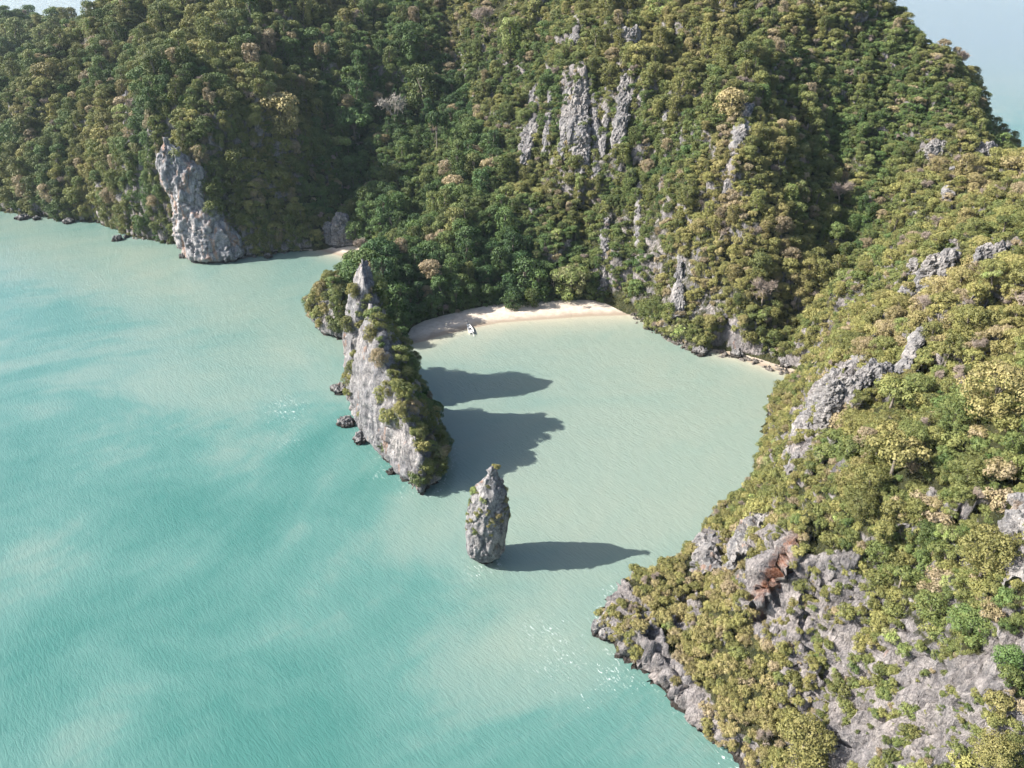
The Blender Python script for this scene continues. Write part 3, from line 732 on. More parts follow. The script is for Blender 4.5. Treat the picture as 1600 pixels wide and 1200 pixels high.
tag(link('shore_rubble', mesh_mixed('shore_rubble', np.vstack(rV), np.vstack(rF), [N.m], False)), 'broken dark rock strewn along the foot of the lagoon cliffs', 'rubble', kind='stuff')

# ------------------------------------------------------------------ trees: a few crowns of each habit, shared by all
def leaf_cards(clumps, n, size, seed, up=.25, inner=.10, flat=.30):
    """n leaf-sized faces spread over the surfaces of the clumps; every leaf has its own tilt and age"""
    g = np.random.default_rng(seed)
    c = np.array([q[0] for q in clumps], float); r = np.array([q[1] for q in clumps], float)
    w = (r[:, 0] * r[:, 1] + r[:, 0] * r[:, 2]); k = g.choice(len(c), n, p=w / w.sum())
    d = g.normal(size=(n, 3)); d[:, 2] += up; d /= np.linalg.norm(d, axis=1)[:, None]
    rad = np.where(g.random(n) < inner, g.uniform(.3, .9, n), g.uniform(.88, 1.10, n))
    P = c[k] + d * r[k] * rad[:, None]
    nn = d + g.normal(size=(n, 3)) * flat; nn /= np.linalg.norm(nn, axis=1)[:, None]
    a = np.cross(nn, g.normal(size=(n, 3))); a /= np.maximum(np.linalg.norm(a, axis=1), 1e-6)[:, None]; b = np.cross(nn, a)
    s = (size * g.uniform(.6, 1.3, n))[:, None]
    V = np.stack([P - a * s * .5, P + b * s * .36 + nn * s * .08, P + a * s * .55, P - b * s * .36 + nn * s * .08], 1).reshape(-1, 3)
    F = np.arange(4 * n).reshape(n, 4)
    ca = g.random(len(c))
    age = np.repeat(np.clip(.55 * ca[k] + .45 * g.random(n), 0, 1), 4)
    return V, F, age
def tube(pts, radii, n=6):
    P = np.array(pts, float); V, F = [], []
    for i in range(len(P)):
        t = P[min(i + 1, len(P) - 1)] - P[max(i - 1, 0)]; t /= max(np.linalg.norm(t), 1e-9)
        a = np.cross(t, [.31, .95, .05]); a /= max(np.linalg.norm(a), 1e-9); b = np.cross(t, a)
        for k in range(n):
            q = 2 * math.pi * k / n; V.append(P[i] + radii[i] * (a * math.cos(q) + b * math.sin(q)))
    for i in range(len(P) - 1):
        for k in range(n): F.append((i * n + k, i * n + (k + 1) % n, (i + 1) * n + (k + 1) % n, (i + 1) * n + k))
    return np.array(V), np.array(F)
def joinVF(parts):
    Vs, Fs, k = [], [], 0
    for V, F in parts: Vs.append(V); Fs.append(F + k); k += len(V)
    return np.vstack(Vs), np.vstack(Fs)
def limbs(top, clumps, r0, g, n=6):
    parts = [tube([(0, 0, -.7), (g.gauss(0, .03), g.gauss(0, .03), top * .5), (g.gauss(0, .06), g.gauss(0, .06), top)], [r0 * 1.3, r0, r0 * .7])]
    for q in clumps[:n]:
        e = np.array(q[0]); parts.append(tube([(0, 0, top * .7), e * .5 + np.array([0, 0, top * .45]), e], [r0 * .6, r0 * .42, r0 * .2], 5))
    return joinVF(parts)
KIND = {}
def add_kind(name, clumps, n, size, seed, top, r0, up=.25, inner=.10, flat=.30, wood=None, leaves=None):
    g = random.Random(seed)
    V, F, age = leaf_cards(clumps, n, size, seed, up, inner, flat)
    tv, tf = limbs(top, clumps, r0, g)
    crown = mesh_np('crown', V, F, [leaves or M_leaf], False, {'leaf_age': age})
    trunk = mesh_np('trunk', tv, tf, [wood or M_bark], True)
    both = mesh_np('tree', np.vstack([V, tv]), np.vstack([F, tf + len(V)]), [leaves or M_leaf, wood or M_bark], False, {'leaf_age': np.concatenate([age, np.zeros(len(tv))])})
    mi = np.zeros(len(F) + len(tf), np.int32); mi[len(F):] = 1; both.polygons.foreach_set('material_index', mi)
    KIND[name] = (crown, trunk, both)
def dome(g, n, R, zc, h, rc, low=.0):
    out = []
    for i in range(n):
        a = i * 2.399 + g.uniform(-.3, .3); t = (i + .5) / n; rr_ = R * math.sqrt(t) * g.uniform(.85, 1.08)
        z = zc + h * math.sqrt(max(0, 1 - (rr_ / (R * 1.12)) ** 2)) - low * g.random()
        r = rc * g.uniform(.7, 1.3); out.append(((rr_ * math.cos(a), rr_ * math.sin(a), z), (r, r, r * g.uniform(.65, .9))))
    return out
for i in range(4):
    g = random.Random(40 + i); cl = dome(g, 17, .80, .62, .85, .29) + dome(g, 9, .92, .40, .2, .27) + dome(g, 5, .6, .12, .1, .28)
    add_kind('broad%d' % i, cl, 2800, .118, 60 + i, .85, .07)
for i in range(3):                                             # the same habit with finer leaves, for the big near crowns
    g = random.Random(440 + i); cl = dome(g, 30, .86, .62, .72, .22) + dome(g, 14, .95, .36, .2, .2) + dome(g, 6, .6, .12, .1, .25)
    add_kind('grand%d' % i, cl, 6500, .072, 460 + i, .85, .06)
for i in range(2):
    g = random.Random(140 + i); cl = dome(g, 15, 1.0, 1.25, .25, .27, .1)
    add_kind('umbrella%d' % i, cl, 1900, .12, 160 + i, 1.2, .06)
for i in range(3):                                             # crowns hung with creepers
    g = random.Random(240 + i); cl = dome(g, 9, .55, 1.55, .45, .30)
    for j in range(22):
        a = g.uniform(0, 6.28); rr_ = g.uniform(.30, .70); z = g.uniform(.0, 1.5); cl.append(((rr_ * math.cos(a), rr_ * math.sin(a), z), (.25, .25, g.uniform(.35, .6))))
    add_kind('draped%d' % i, cl, 2500, .125, 260 + i, 1.5, .07, .1)
for i in range(4):
    g = random.Random(340 + i); cl = dome(g, 12, .85, .22, .5, .32) + dome(g, 6, .9, .05, .1, .26)
    add_kind('shrub%d' % i, cl, 1500, .15, 360 + i, .3, .05)
def bare(name, seed, wood, n_tw, leafy):
    g = random.Random(seed); parts = []; tips = []
    def grow(p, d, ln, r, dep):
        e = [p[i] + d[i] * ln for i in range(3)]; parts.append(tube([p, e], [r, r * .65], 4)); tips.append(e)
        if dep == 0: return
        for _ in range(3 if dep > 1 else 4):
            nd = np.array(d) + np.array([g.gauss(0, .55), g.gauss(0, .55), g.gauss(.12, .3)]); nd /= np.linalg.norm(nd)
            grow(e, nd, ln * g.uniform(.6, .85), r * .58, dep - 1)
    grow((0, 0, -.5), (0, 0, 1), .8, .075, 0)
    for q in range(3): grow((0, 0, .1 + .18 * q), (math.cos(q * 2.1 + seed) * .6, math.sin(q * 2.1 + seed) * .6, .8), .34, .045, 3)
    tv, tf = joinVF(parts); t = np.array(tips)
    gg = np.random.default_rng(seed); k = gg.integers(len(t) // 3, len(t), n_tw)
    P = t[k] + gg.normal(size=(n_tw, 3)) * .07; dd = gg.normal(size=(n_tw, 3)) + [0, 0, .5]; dd /= np.linalg.norm(dd, axis=1)[:, None]
    s_ = np.cross(dd, gg.normal(size=(n_tw, 3))); s_ /= np.linalg.norm(s_, axis=1)[:, None]
    ln = gg.uniform(.12, .26, n_tw)[:, None]; w = leafy
    V = np.stack([P - s_ * w, P + s_ * w, P + dd * ln + s_ * w * .4, P + dd * ln - s_ * w * .4], 1).reshape(-1, 3); F = np.arange(4 * n_tw).reshape(-1, 4)
    crown = mesh_np('crown', V, F, [wood], False, {'leaf_age': np.zeros(len(V))}); trunk = mesh_np('trunk', tv, tf, [wood], True)
    both = mesh_np('tree', np.vstack([V, tv]), np.vstack([F, tf + len(V)]), [wood], False)
    KIND[name] = (crown, trunk, both)
bare('bare0', 5, M_twig, 1500, .010); bare('bare1', 6, M_twig, 1500, .011); bare('dead0', 7, M_pale, 500, .012)

# ------------------------------------------------------------------ where trees stand
def scatter(V, F, dens_area, seed, extra=None):
    g = np.random.default_rng(seed)
    P0, P1, P2, P3 = (V[F[:, k]] for k in range(4))
    n = np.cross(P2 - P0, P3 - P1); ar = np.linalg.norm(n, axis=1) / 2; nn = n / np.maximum(ar * 2, 1e-9)[:, None]
    cen = (P0 + P1 + P2 + P3) / 4
    u, v, dep = pix(cen); vis = (u > -160) & (u < 1760) & (v > -110) & (v < 1330)
    to = np.array([0, 0, CAM_H]) - cen; to /= np.linalg.norm(to, axis=1)[:, None]
    vis &= ((nn * to).sum(1) > -.45) & (cen[:, 2] > .9)
    w = ar * vis; N_ = int(w.sum() / dens_area)
    k = g.choice(len(F), N_, p=w / w.sum())
    a, b = g.random(N_), g.random(N_)
    P = P0[k] * ((1 - a) * (1 - b))[:, None] + P1[k] * (a * (1 - b))[:, None] + P2[k] * (a * b)[:, None] + P3[k] * ((1 - a) * b)[:, None]
    return P, nn[k], F[k, 0]
class Space:
    def __init__(s): s.g = {}
    def ok(s, p, r):
        c = 4.0; i, j, k = int(p[0] // c), int(p[1] // c), int(p[2] // c)
        for a in (-1, 0, 1):
            for b in (-1, 0, 1):
                for e in (-1, 0, 1):
                    for q in s.g.get((i + a, j + b, k + e), ()):
                        if (q[0] - p[0]) ** 2 + (q[1] - p[1]) ** 2 + (q[2] - p[2]) ** 2 < ((q[3] + r) * .56) ** 2: return False
        s.g.setdefault((i, j, k), []).append((p[0], p[1], p[2], r)); return True
TREES = []       # (pos, R, kind, tint, rotz, tilt_x, tilt_y, where)
SHRUBS = []
SP = Space(); SPS = Space()
def field(x, y, s, o): return fbm(x / s, y / s, o, 3)

SPECIAL = [  # u, v of the crown's middle, radius in pixels, kind, tint, name, label
 (892, 440, 33, 'grand0', .97, 'broadleaf_tree', 'bright green spreading tree on the sand at the back of the main beach'),
 (797, 62, 20, 'draped0', .98, 'broadleaf_tree', 'lime yellow tree standing out high on the upper middle slope'),
 (618, 170, 33, 'dead0', .5, 'dead_tree', 'pale dead spreading tree with bare branches above the dark valley'),
 (556, 205, 27, 'umbrella0', .16, 'broadleaf_tree', 'flat topped green tree left of the pale dead tree'),
 (532, 232, 18, 'umbrella1', .99, 'broadleaf_tree', 'small bright green tree in front of the dark valley'),
 (508, 112, 11, 'umbrella0', .78, 'emergent_tree', 'tall thin tree with small brown crown above the dark left slope'),
 (660, 150, 30, 'draped1', .32, 'broadleaf_tree', 'dense rounded creeper covered tree right of the pale dead tree'),
 (684, 232, 15, 'umbrella1', .10, 'emergent_tree', 'slim tree with bare straight trunk rising in the valley'),
 (1190, 455, 28, 'bare0', .5, 'bare_tree', 'leafless pinkish tree low on the right lagoon slope'),
 (758, 30, 24, 'bare1', .5, 'bare_tree', 'leafless pink tree near the top middle of the hill'),
 (1310, 300, 24, 'bare0', .5, 'bare_tree', 'leafless grey pink tree in the middle of the right hillside'),
 (1232, 310, 15, 'draped2', 1.0, 'broadleaf_tree', 'light yellow green tree beside the dark gully on the right hillside'),
 (708, 292, 18, 'broad1', .80, 'broadleaf_tree', 'orange tinged tree in the green valley behind the beach'),
 (1030, 12, 22, 'broad2', .99, 'broadleaf_tree', 'vivid green tree at the top edge of the main hill'),
 (1372, 8, 18, 'broad3', .52, 'broadleaf_tree', 'single tree standing on the right skyline against the far sea'),
 (1532, 865, 46, 'grand0', .58, 'broadleaf_tree', 'large round olive tree beside cracked slabs at the right edge'),
 (1545, 610, 55, 'grand1', .66, 'broadleaf_tree', 'large golden brown tree at the right side of the near slope'),
 (1390, 720, 40, 'umbrella0', .62, 'broadleaf_tree', 'yellow crowned tree above the near headland trees'),
 (1335, 585, 1, '', 0, '', ''),
 (1180, 800, 24, 'broad2', .56, 'broadleaf_tree', 'bushy olive tree on the brink above the bulging grey block'),
 (1250, 1150, 46, 'grand2', .60, 'broadleaf_tree', 'wide golden green bush near the bottom edge below grey rock'),
 (568, 388, 20, 'bare1', .5, 'bare_tree', 'pale blossom coloured tree beside the small cove beach'),
 (830, 470, 14, 'draped0', .3, 'broadleaf_tree', 'leaning leafy tree at the left back of the main beach'),
 (800, 470, 17, 'broad3', .15, 'broadleaf_tree', 'low fresh green tree on the beach edge behind the boat'),
 (1140, 165, 24, 'broad1', .75, 'broadleaf_tree', 'brownish round tree above the slanting rock spine'),
 (440, 180, 34, 'broad2', .72, 'broadleaf_tree', 'brown crowned spreading tree lit above the dark left slope'),
]
specials = [(np.array([-26.5, 166.5, 19.0]), 3.1, 'grand1', .50, 'broadleaf_tree', 'full olive tree growing on the crest of the long sea stack'),
            (np.array([-17.5, 159.5, 7.5]), 2.3, 'shrub1', .93, 'shrub', 'yellow green shrub at the front end of the long sea stack'),
            (np.array([-70.5, 250.0, 8.5]), 2.6, 'shrub2', .93, 'broadleaf_tree', 'lime leaved tree overhanging the water left of the low bluff')]
for (u, v, rp, kd, tint, nm, lab) in SPECIAL:
    if not kd: continue
    p = hit(u, v + rp * .75); _, _, dep = pix(p); R = rp * dep / FPX
    SP.ok(p, R * .8); specials.append((p, R, kd, tint, nm, lab))

HUEMAP = field(_XX, _YY, 38, 12.5) * .24 + field(_XX, _YY, 11, 3.5) * .08
def tint_at(x, y, z, region, g):
    f = HUEMAP[min(max(int((y - GY0) / GS), 0), HUEMAP.shape[0] - 1), min(max(int((x - GX0) / GS), 0), HUEMAP.shape[1] - 1)] + g.gauss(0, .075)
    base = {'head': .51, 'main': .43, 'valley': .20, 'left': .40, 'far': .34, 'fin': .34}[region]
    t = base + f
    if g.random() < .06: t = .78 + g.uniform(0, .1)
    elif g.random() < .018: t = .97
    return min(max(t, .02), 1.0) if t > .9 else min(max(t, .02), .84)
def pick(region, g, steep):
    r = g.random()
    if region == 'head': return g.choice(['shrub0', 'shrub1', 'shrub2', 'shrub3', 'broad0', 'broad1', 'broad2', 'broad3', 'umbrella0']) if r > .03 else 'bare%d' % g.randrange(2)
    if region == 'valley': return g.choice(['draped0', 'draped1', 'draped2', 'broad0', 'broad1', 'broad3', 'grand1']) if r > .02 else 'bare0'
    if region == 'left': return g.choice(['draped0', 'draped1', 'draped2', 'broad0', 'broad1', 'broad2', 'broad3']) if r > .04 else 'bare%d' % g.randrange(2)
    return g.choice(['broad0', 'broad1', 'broad2', 'broad3', 'draped0', 'draped2', 'shrub1', 'shrub3', 'grand0']) if r > .05 else 'bare%d' % g.randrange(2)
G = random.Random(77)
def region_of(x, y):
    if y > 560: return 'far'
    if x > 0 and y < 212: return 'head'
    if x < -95 and y > 290: return 'left'
    if x < 10 - (y - 270) * .25: return 'valley'
    return 'main'
for (nm, V, F, rk, bn, d) in LAND:
    P, Nn, vi = scatter(V, F, {'headland': 3.2, 'hillside': 5.0, 'back_hills': 12, 'hill_spur': 12}[nm], 5)
    n1 = field(P[:, 0], P[:, 1], 7, 20.5); n2 = field(P[:, 0], P[:, 1], 26, 60.5)
    for p, q, k, nz, sz in zip(P, Nn, vi, n1, n2):
        if bn[k] > .55 and d[k] < (7 if p[0] < -12 else 10.5): continue
        r_ = rk[k]; reg = region_of(p[0], p[1])
        R = G.uniform(2.3, 4.3)
        if reg == 'head': R = G.choice([1.3, 1.6, 2.0, 2.4, 2.9, 3.5]) * G.uniform(.85, 1.15)
        elif reg == 'main': R = G.uniform(1.3, 3.1)
        elif reg == 'left': R = G.uniform(2.2, 4.8)
        elif reg == 'far': R = G.uniform(3, 5)
        R *= 1 + .45 * sz
        if reg != 'head' and G.random() < .05: R *= 1.5
        if reg == 'head' and p[0] < 58 and p[1] < 128: R = min(R, G.uniform(.9, 1.9))
        if reg == 'head' and d[k] < 13 and p[1] > 118: R = min(R, G.uniform(1.0, 1.9))
        if r_ > .75:
            if nz < .16: continue
            R = min(R, G.uniform(.8, 2.4))
        elif r_ > .3:
            if nz < -.05: continue
            R = min(R, G.uniform(1.0, 2.2))
        if q[2] < .30:
            if G.random() < .35: continue
            R *= .7
        if not SP.ok(p, R): continue
        kd = pick(reg, G, q[2])
        if R > 2.7 and reg == 'head' and kd[:2] in ('br', 'sh'): kd = 'grand%d' % G.randrange(3)
        if R < 1.7 and not kd.startswith('bare'): kd = 'shrub%d' % G.randrange(4)
        tl = .45 * (1 - q[2])
        TREES.append((p, R, kd, tint_at(p[0], p[1], p[2], reg, G), G.uniform(0, 6.28), -q[1] * tl, q[0] * tl, reg))
    # undergrowth
    P, Nn, vi = scatter(V, F, {'headland': 1.6, 'hillside': 2.6, 'back_hills': 9, 'hill_spur': 9}[nm], 6)
    n1 = field(P[:, 0], P[:, 1], 5, 40.5)
    for p, q, k, nz in zip(P, Nn, vi, n1):
        if bn[k] > .5 and d[k] < 12: continue
        reg = region_of(p[0], p[1]); R = G.uniform(.7, 1.5) * (1.0 if reg == 'head' else 1.35)
        if rk[k] > .75:
            if nz < .10: continue
            R = G.uniform(.35, .9)
        elif rk[k] > .3 and nz < -.12: continue
        if q[2] < .15 and G.random() < .5: continue
        if not SPS.ok(p, R): continue
        SHRUBS.append((p - q * .25, R, 'shrub%d' % G.randrange(4), tint_at(p[0], p[1], p[2], reg, G), G.uniform(0, 6.28), -q[1] * .5, q[0] * .5, reg))

# on the stacks
def on_stack(M, accept, spacing_area, rng, seed, where, limit=999):
    P, Nn, vi = scatter(M[0], M[1][M[1][:, 2] != M[1][:, 3]] if True else M[1], spacing_area, seed); sp = Space(); out = 0
    for p, q in zip(P, Nn):
        if out >= limit: break
        pr = accept(p, q)
        if G.random() > pr: continue
        R = G.uniform(*rng)
        if not sp.ok(p, R): continue
        kd = 'shrub%d' % G.randrange(4) if R < 1.6 else G.choice(['broad0', 'broad1', 'broad2', 'broad3', 'shrub0', 'shrub1'])
        t = tint_at(p[0], p[1], p[2], 'fin', G) + (.16 if where == 'pinnacle' else 0)
        TREES.append((p - q * .3, R, kd, t, G.uniform(0, 6.28), -q[1] * .5, q[0] * .5, where)); out += 1
def acc_fin(p, q):
    if p[2] > 35 and p[1] > 195 or p[2] < 2.5: return 0
    if q[0] > .15 and not 188 < p[1] < 199: return .85
    if 188 < p[1] < 199: return .1
    if q[0] > -.15 and q[2] > .5: return .2
    return .0
on_stack(FINM, acc_fin, 3.0, (1.1, 2.7), 31, 'fin')
on_stack(FINM, lambda p, q: .5 if (q[0] < -.2 and 4 < p[2] < 30) else 0, 9.0, (.35, .7), 34, 'fin', 7)
on_stack(ISLM, lambda p, q: 0 if p[2] < 3 else (.95 if q[2] > .25 else .5), 3.0, (1.3, 2.9), 32, 'islet')
on_stack(PINM, lambda p, q: 0 if p[2] < 7 else (.8 if q[0] < -.3 and p[2] > 9 else .10), 2.5, (.45, 1.05), 33, 'pinnacle', 34)

# ------------------------------------------------------------------ single trees: the ones that show largest
def seen(p, R):
    c = np.array([p[0], p[1], p[2] + R * 1.1]); o_ = np.array([0, 0, CAM_H]); t = np.linspace(.45, .985, 90)
    Q = o_ + (c - o_) * t[:, None]
    if (bil(HMAP, Q[:, 0], Q[:, 1]) > Q[:, 2] + .8).any(): return False
    return True
score = []
for i, t in enumerate(TREES):
    u, v, dep = pix(t[0] + np.array([0, 0, t[1]]))
    s_ = t[1] / dep
    if t[7] in ('fin', 'islet', 'pinnacle'): s_ *= 1.35
    if 8 < u < 1592 and 8 < v < 1192: score.append((float(s_), i))
score.sort(reverse=True)
single = []
for s_, i in score:
    if len(single) >= 268: break
    if seen(TREES[i][0], TREES[i][1]): single.append(i)
MARKS = [((1212, 888), 'the red cave'), ((1185, 845), 'the bulging grey block'), ((1300, 610), 'the large weathered outcrop'), ((1255, 680), 'the long slanting slab'), ((1460, 410), 'the bright split rock blade'), ((1552, 400), 'the broad jagged crag'),
         ((1590, 860), 'the cracked slabs'), ((1300, 960), 'the big bare grey face'), ((1530, 1110), 'the pale lower rock face'), ((1040, 1060), 'the white waterline cliff'), ((950, 960), 'the headland tip'), ((1465, 790), 'the shadowed grey rib'), ((1120, 880), 'the blocky crag'),
         ((1532, 800), 'the large round olive tree'), ((1545, 610), 'the large golden brown tree'), ((1430, 575), 'the rough grey rocks'), ((1390, 700), 'the yellow crowned tree'), ((1250, 1150), 'the wide golden bush'), ((1200, 570), 'the small sand strip'), ((1170, 760), 'the lagoon brink'),
         ((562, 420), 'the tall spire'), ((660, 740), 'the stack foot'), ((620, 620), 'the pale stack face'), ((770, 740), 'the pinnacle top'), ((765, 860), 'the pinnacle foot'), ((500, 460), 'the low bushy bluff'), ((850, 480), 'the main beach'), ((733, 515), 'the boat'), ((300, 300), 'the white left cliff'), ((907, 180), 'the fluted cliff'), ((1146, 240), 'the slanting rock spine'), ((1480, 300), 'the thin rock needle'), ((530, 390), 'the cove beach')]
HUES = [(.16, 'dark green'), (.30, 'deep green'), (.42, 'mid green'), (.52, 'olive green'), (.62, 'yellow olive'), (.74, 'golden green'), (.90, 'brownish'), (2., 'bright lime green')]
used_labels = {}
taken = set()
def tree_label(u, v, t, rpx):
    for k in range(7):
        lab, noun = _label(u, v, t, rpx, k)
        if lab not in taken: break
    taken.add(lab); return lab, noun
def _label(u, v, t, rpx, nth):
    dx = [(math.hypot(u - m[0][0], v - m[0][1]), m) for m in MARKS]; dx.sort(key=lambda q: q[0])
    dist, m = dx[nth]
    a, b = u - m[0][0], v - m[0][1]
    side = ('right of' if a > 0 else 'left of') if abs(a) > 1.6 * abs(b) else ('below' if b > 0 else 'above') if abs(b) > 1.6 * abs(a) else ('below right of' if a > 0 and b > 0 else 'below left of' if b > 0 else 'above right of' if a > 0 else 'above left of')
    near = 'close ' if dist < 45 else 'well ' if dist > 120 else 'just '
    hue = 'leafless pinkish' if t[2].startswith('bare') else next(h for q, h in HUES if t[3] < q)
    size = 'small' if rpx < 14 else 'large' if rpx > 32 else 'medium'
    shape = {'br': 'rounded', 'gr': 'spreading', 'um': 'flat', 'dr': 'draped', 'sh': 'bushy', 'ba': 'bare', 'de': 'dead'}[t[2][:2]]
    if shape == 'bare': shape = 'twiggy'
    noun = 'shrub' if t[2].startswith('shrub') else 'tree'
    return '%s %s %s %s %s%s %s' % (size, shape, hue, noun, near, side, m[1]), noun
def plant(p, R, kd, tint, rz, tx, ty, name, label, cat, group):
    root = link(name, None, loc=tuple(p), rot=(tx, ty, rz)); root.empty_display_size = .3
    root.scale = (R, R, R)
    crown, trunk, both = KIND[kd]
    for nm, me in (('trunk', trunk), ('crown', crown)):
        o = link(nm, me, root); o['tint'] = float(tint)
    tag(root, label, cat, group); return root
for (p, R, kd, tint, nm, lab) in specials:
    if 'tall thin' in lab or 'bare straight' in lab:
        r = plant(p, R, kd, tint, .4, 0, 0, nm, lab, 'tree', None); r.scale = (R, R, R * 2.6)
        p2 = p
    else: plant(p, R, kd, tint, G.uniform(0, 6), 0, 0, nm, lab, 'shrub' if nm == 'shrub' else 'tree', None)
WHERE = {'head': 'trees and shrubs of the near headland', 'fin': 'plants on the long sea stack', 'islet': 'plants on the low bushy bluff', 'pinnacle': 'plants on the lone pinnacle', 'main': 'trees of the main hillside', 'valley': 'trees of the valley behind the beach', 'left': 'trees of the left hill', 'far': 'trees of the far hill'}
sset = set(single)
for i in single:
    t = TREES[i]; u, v, dep = pix(t[0] + np.array([0, 0, t[1] * .8])); lab, noun = tree_label(float(u), float(v), t, t[1] / float(dep) * FPX)
    nm = 'shrub' if noun == 'shrub' else 'bare_tree' if t[2].startswith('bare') else 'broadleaf_tree'
    plant(t[0], t[1], t[2], t[3], t[4], t[5], t[6], nm, lab, noun, WHERE[t[7]])

# ------------------------------------------------------------------ the rest of the wood and its undergrowth
def mass(name, items, label, cat):
    n = len(items); kinds = sorted(set(t[2] for t in items))
    me = bpy.data.meshes.new(name); me.vertices.add(n)
    me.vertices.foreach_set('co', np.array([t[0] for t in items], np.float32).ravel())
    a = me.attributes.new('rot', 'FLOAT_VECTOR', 'POINT'); a.data.foreach_set('vector', np.array([(t[5], t[6], t[4]) for t in items], np.float32).ravel())
    a = me.attributes.new('siz', 'FLOAT', 'POINT'); a.data.foreach_set('value', np.array([t[1] for t in items], np.float32))
    a = me.attributes.new('tint', 'FLOAT', 'POINT'); a.data.foreach_set('value', np.array([t[3] for t in items], np.float32))
    a = me.attributes.new('habit', 'INT', 'POINT'); a.data.foreach_set('value', np.array([kinds.index(t[2]) for t in items], np.int32))
    o = link(name, me); tag(o, label, cat, kind='stuff')
    nt = bpy.data.node_groups.new(name, 'GeometryNodeTree')
    nt.interface.new_socket('Geometry', in_out='INPUT', socket_type='NodeSocketGeometry'); nt.interface.new_socket('Geometry', in_out='OUTPUT', socket_type='NodeSocketGeometry')
    gi = nt.nodes.new('NodeGroupInput'); go = nt.nodes.new('NodeGroupOutput'); jn = nt.nodes.new('GeometryNodeJoinGeometry')
    def named(nm, typ):
        q = nt.nodes.new('GeometryNodeInputNamedAttribute'); q.data_type = typ; q.inputs['Name'].default_value = nm; return q.outputs['Attribute']
    rot, siz, hab = named('rot', 'FLOAT_VECTOR'), named('siz', 'FLOAT'), named('habit', 'INT')
    e2r = nt.nodes.new('FunctionNodeEulerToRotation'); nt.links.new(rot, e2r.inputs[0])
    for k, kd in enumerate(kinds):
        src = bpy.data.objects.new('habit_' + kd, KIND[kd][2])
        oi = nt.nodes.new('GeometryNodeObjectInfo'); oi.inputs['Object'].default_value = src; oi.transform_space = 'ORIGINAL'
        cp = nt.nodes.new('FunctionNodeCompare'); cp.data_type = 'INT'; cp.operation = 'EQUAL'
        nt.links.new(hab, cp.inputs[2]); cp.inputs[3].default_value = k
        ip = nt.nodes.new('GeometryNodeInstanceOnPoints')
        nt.links.new(gi.outputs[0], ip.inputs['Points']); nt.links.new(cp.outputs[0], ip.inputs['Selection']); nt.links.new(oi.outputs['Geometry'], ip.inputs['Instance'])
        nt.links.new(e2r.outputs[0], ip.inputs['Rotation']); nt.links.new(siz, ip.inputs['Scale'])
        nt.links.new(ip.outputs[0], jn.inputs[0])
    nt.links.new(jn.outputs[0], go.inputs[0])
    md = o.modifiers.new('scatter', 'NODES'); md.node_group = nt
    return o
mass('forest', [t for i, t in enumerate(TREES) if i not in sset], 'mixed olive and green woodland covering the limestone hills', 'forest')
mass('undergrowth', SHRUBS, 'low scrub and creepers covering the ground between the trees', 'undergrowth')
print('trees', len(TREES), 'single', len(single), 'shrubs', len(SHRUBS))

# ------------------------------------------------------------------ the boat drawn up at the beach
def flat(name, col, rough=.5):
    N = NT(name); c = N.ramp(N.noise(N.pos(), 2.5, 4), [(.3, tuple(q * .85 for q in col)), (.7, col)])
    N.l(c, N.b.inputs['Base Color']); N.b.inputs['Roughness'].default_value = rough; return N.m
M_white, M_dark, M_steel = flat('white_boat_paint', (.78, .77, .73)), flat('dark_cockpit', (.035, .035, .04)), flat('grey_engine_metal', (.30, .31, .32), .4)
bow, stern = np.array(S(731.0, 508)), np.array(S(737.5, 522.5))
Lb = float(np.linalg.norm(bow - stern)); ang = math.atan2(bow[1] - stern[1], bow[0] - stern[0]) - math.pi / 2
boat = link('boat', None, loc=((bow[0] + stern[0]) / 2, (bow[1] + stern[1]) / 2, .12), rot=(0, 0, ang))
tag(boat, 'small white open motorboat nosed onto the sand of the main beach', 'boat')
ns = 21; t = np.linspace(0, 1, ns); hw = .98 * np.minimum(1, (1 - t ** 3.2)) * (.80 + .20 * sstep(0, .35, t)) + .02; yb = (t - .5) * Lb; sheer = .62 + .42 * t ** 2.5
def hull_rows(w, zb, top):
    R_ = []
    for i in range(ns):
        R_.append([(-w[i], yb[i], top[i]), (-w[i] * .92, yb[i], zb + (top[i] - zb) * .45), (-w[i] * .5, yb[i], zb + .06), (0, yb[i], zb - .05), (w[i] * .5, yb[i], zb + .06), (w[i] * .92, yb[i], zb + (top[i] - zb) * .45), (w[i], yb[i], top[i])])
    return np.array(R_)
Ro = hull_rows(hw, -.25, sheer); Ri = hull_rows(hw * .88, .18, sheer + .004)
V = np.vstack([Ro.reshape(-1, 3), Ri.reshape(-1, 3)]); Fo = grid_faces(ns, 7); Fi = grid_faces(ns, 7)[:, ::-1] + ns * 7
rim_f = []
for i in range(ns - 1):
    for e in (0, 6):
        a, b = i * 7 + e, (i + 1) * 7 + e; rim_f.append((a, b, b + ns * 7, a + ns * 7))
for k in range(6): rim_f.append((k, k + 1, k + 1 + ns * 7, k + ns * 7))
link('hull', mesh_np('hull', V, np.vstack([Fo, Fi, np.array(rim_f)]), [M_white]), boat)
def bx(name, c, s, mat, parent):
    c, s = np.array(c), np.array(s) / 2; v = [c + s * np.array(q) for q in ((-1,-1,-1),(1,-1,-1),(1,1,-1),(-1,1,-1),(-.92,-.92,1),(.92,-.92,1),(.92,.92,1),(-.92,.92,1))]
    f = [(3,2,1,0),(4,5,6,7),(0,1,5,4),(1,2,6,5),(2,3,7,6),(3,0,4,7)]
    return link(name, mesh_np(name, np.array(v), np.array(f), [mat], False), parent)
k_ = Lb / 6.5
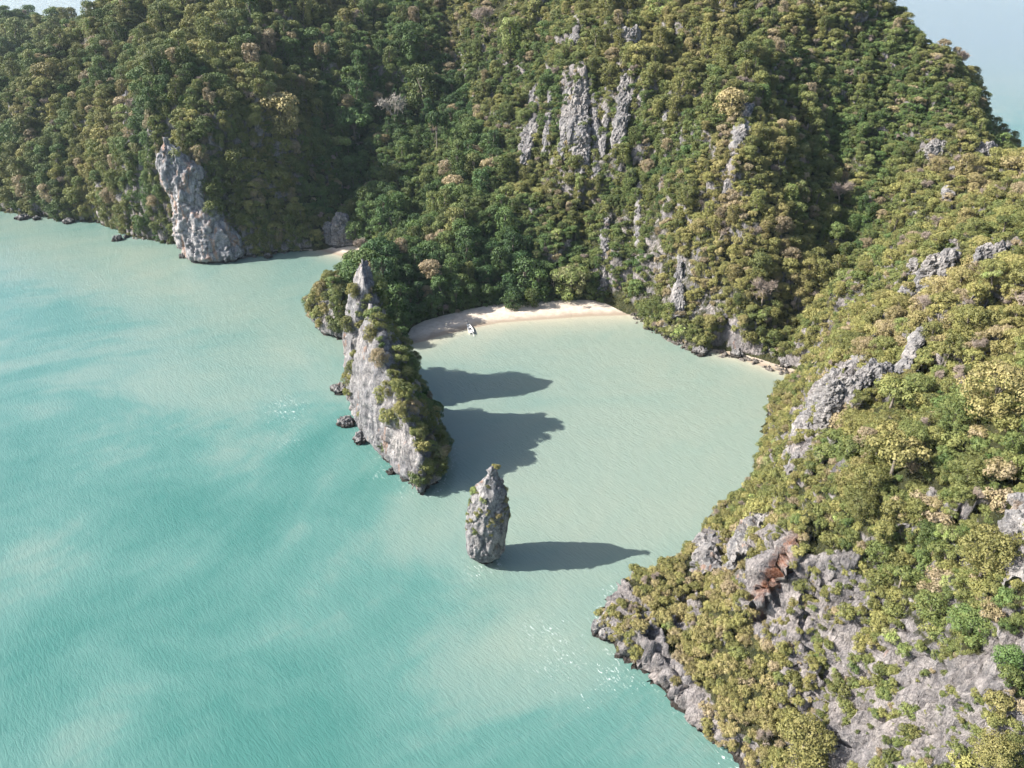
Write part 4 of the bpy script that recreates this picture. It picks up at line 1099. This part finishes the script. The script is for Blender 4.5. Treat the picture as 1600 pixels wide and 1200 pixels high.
bx('fore_deck', (0, .30 * Lb, .74), (1.35, .10 * Lb, .06), M_white, boat)
bx('bow_hatch', (0, .37 * Lb, .80), (.9, .07 * Lb, .07), M_dark, boat)
bx('thwart', (0, .02 * Lb, .55), (1.75, .34, .08), M_white, boat)
bx('thwart', (0, -.22 * Lb, .52), (1.70, .42, .08), M_white, boat)
bx('cockpit_floor', (0, .10 * Lb, .24), (1.3, .34 * Lb, .04), M_white, boat)
bx('console', (0, -.08 * Lb, .45), (.7, .11 * Lb, .5), M_dark, boat)
bx('stern_deck', (0, -.43 * Lb, .60), (1.5, .11 * Lb, .06), M_white, boat)
en = bx('engine', (.15, -.47 * Lb, .85), (.42, .62, .46), M_steel, boat)
tv, tf = tube([(.15, -.50 * Lb, .95), (.2, -.62 * Lb, .62), (.25, -.80 * Lb, .10)], [.07, .06, .05], 8)
link('propeller_shaft', mesh_np('propeller_shaft', tv, tf, [M_white]), boat)
tv, tf = tube([(0, .49 * Lb, .8), (-.04, .51 * Lb, 1.25), (-.06, .50 * Lb, 1.75)], [.06, .05, .035], 8)
link('bow_post', mesh_np('bow_post', tv, tf, [M_dark]), boat)

# ------------------------------------------------------------------ sea haze
hm = bpy.data.materials.new('haze_air'); hm.use_nodes = True; ht = hm.node_tree; ht.nodes.clear()
ho = ht.nodes.new('ShaderNodeOutputMaterial'); pv = ht.nodes.new('ShaderNodeVolumePrincipled')
pv.inputs['Color'].default_value = (.74, .87, 1.0, 1); pv.inputs['Density'].default_value = .00005; pv.inputs['Anisotropy'].default_value = .2
ht.links.new(pv.outputs[0], ho.inputs['Volume'])
R_ = 48000.; zb, zt = -4., 128.
V = np.array([(x, y, z) for z in (zb, zt) for y in (-R_, R_) for x in (-R_, R_)])
F = np.array([(0, 2, 3, 1), (4, 5, 7, 6), (0, 1, 5, 4), (2, 6, 7, 3), (0, 4, 6, 2), (1, 3, 7, 5)])
tag(link('haze', mesh_np('haze', V, F, [hm], False)), 'thin pale sea haze', 'haze', kind='stuff')
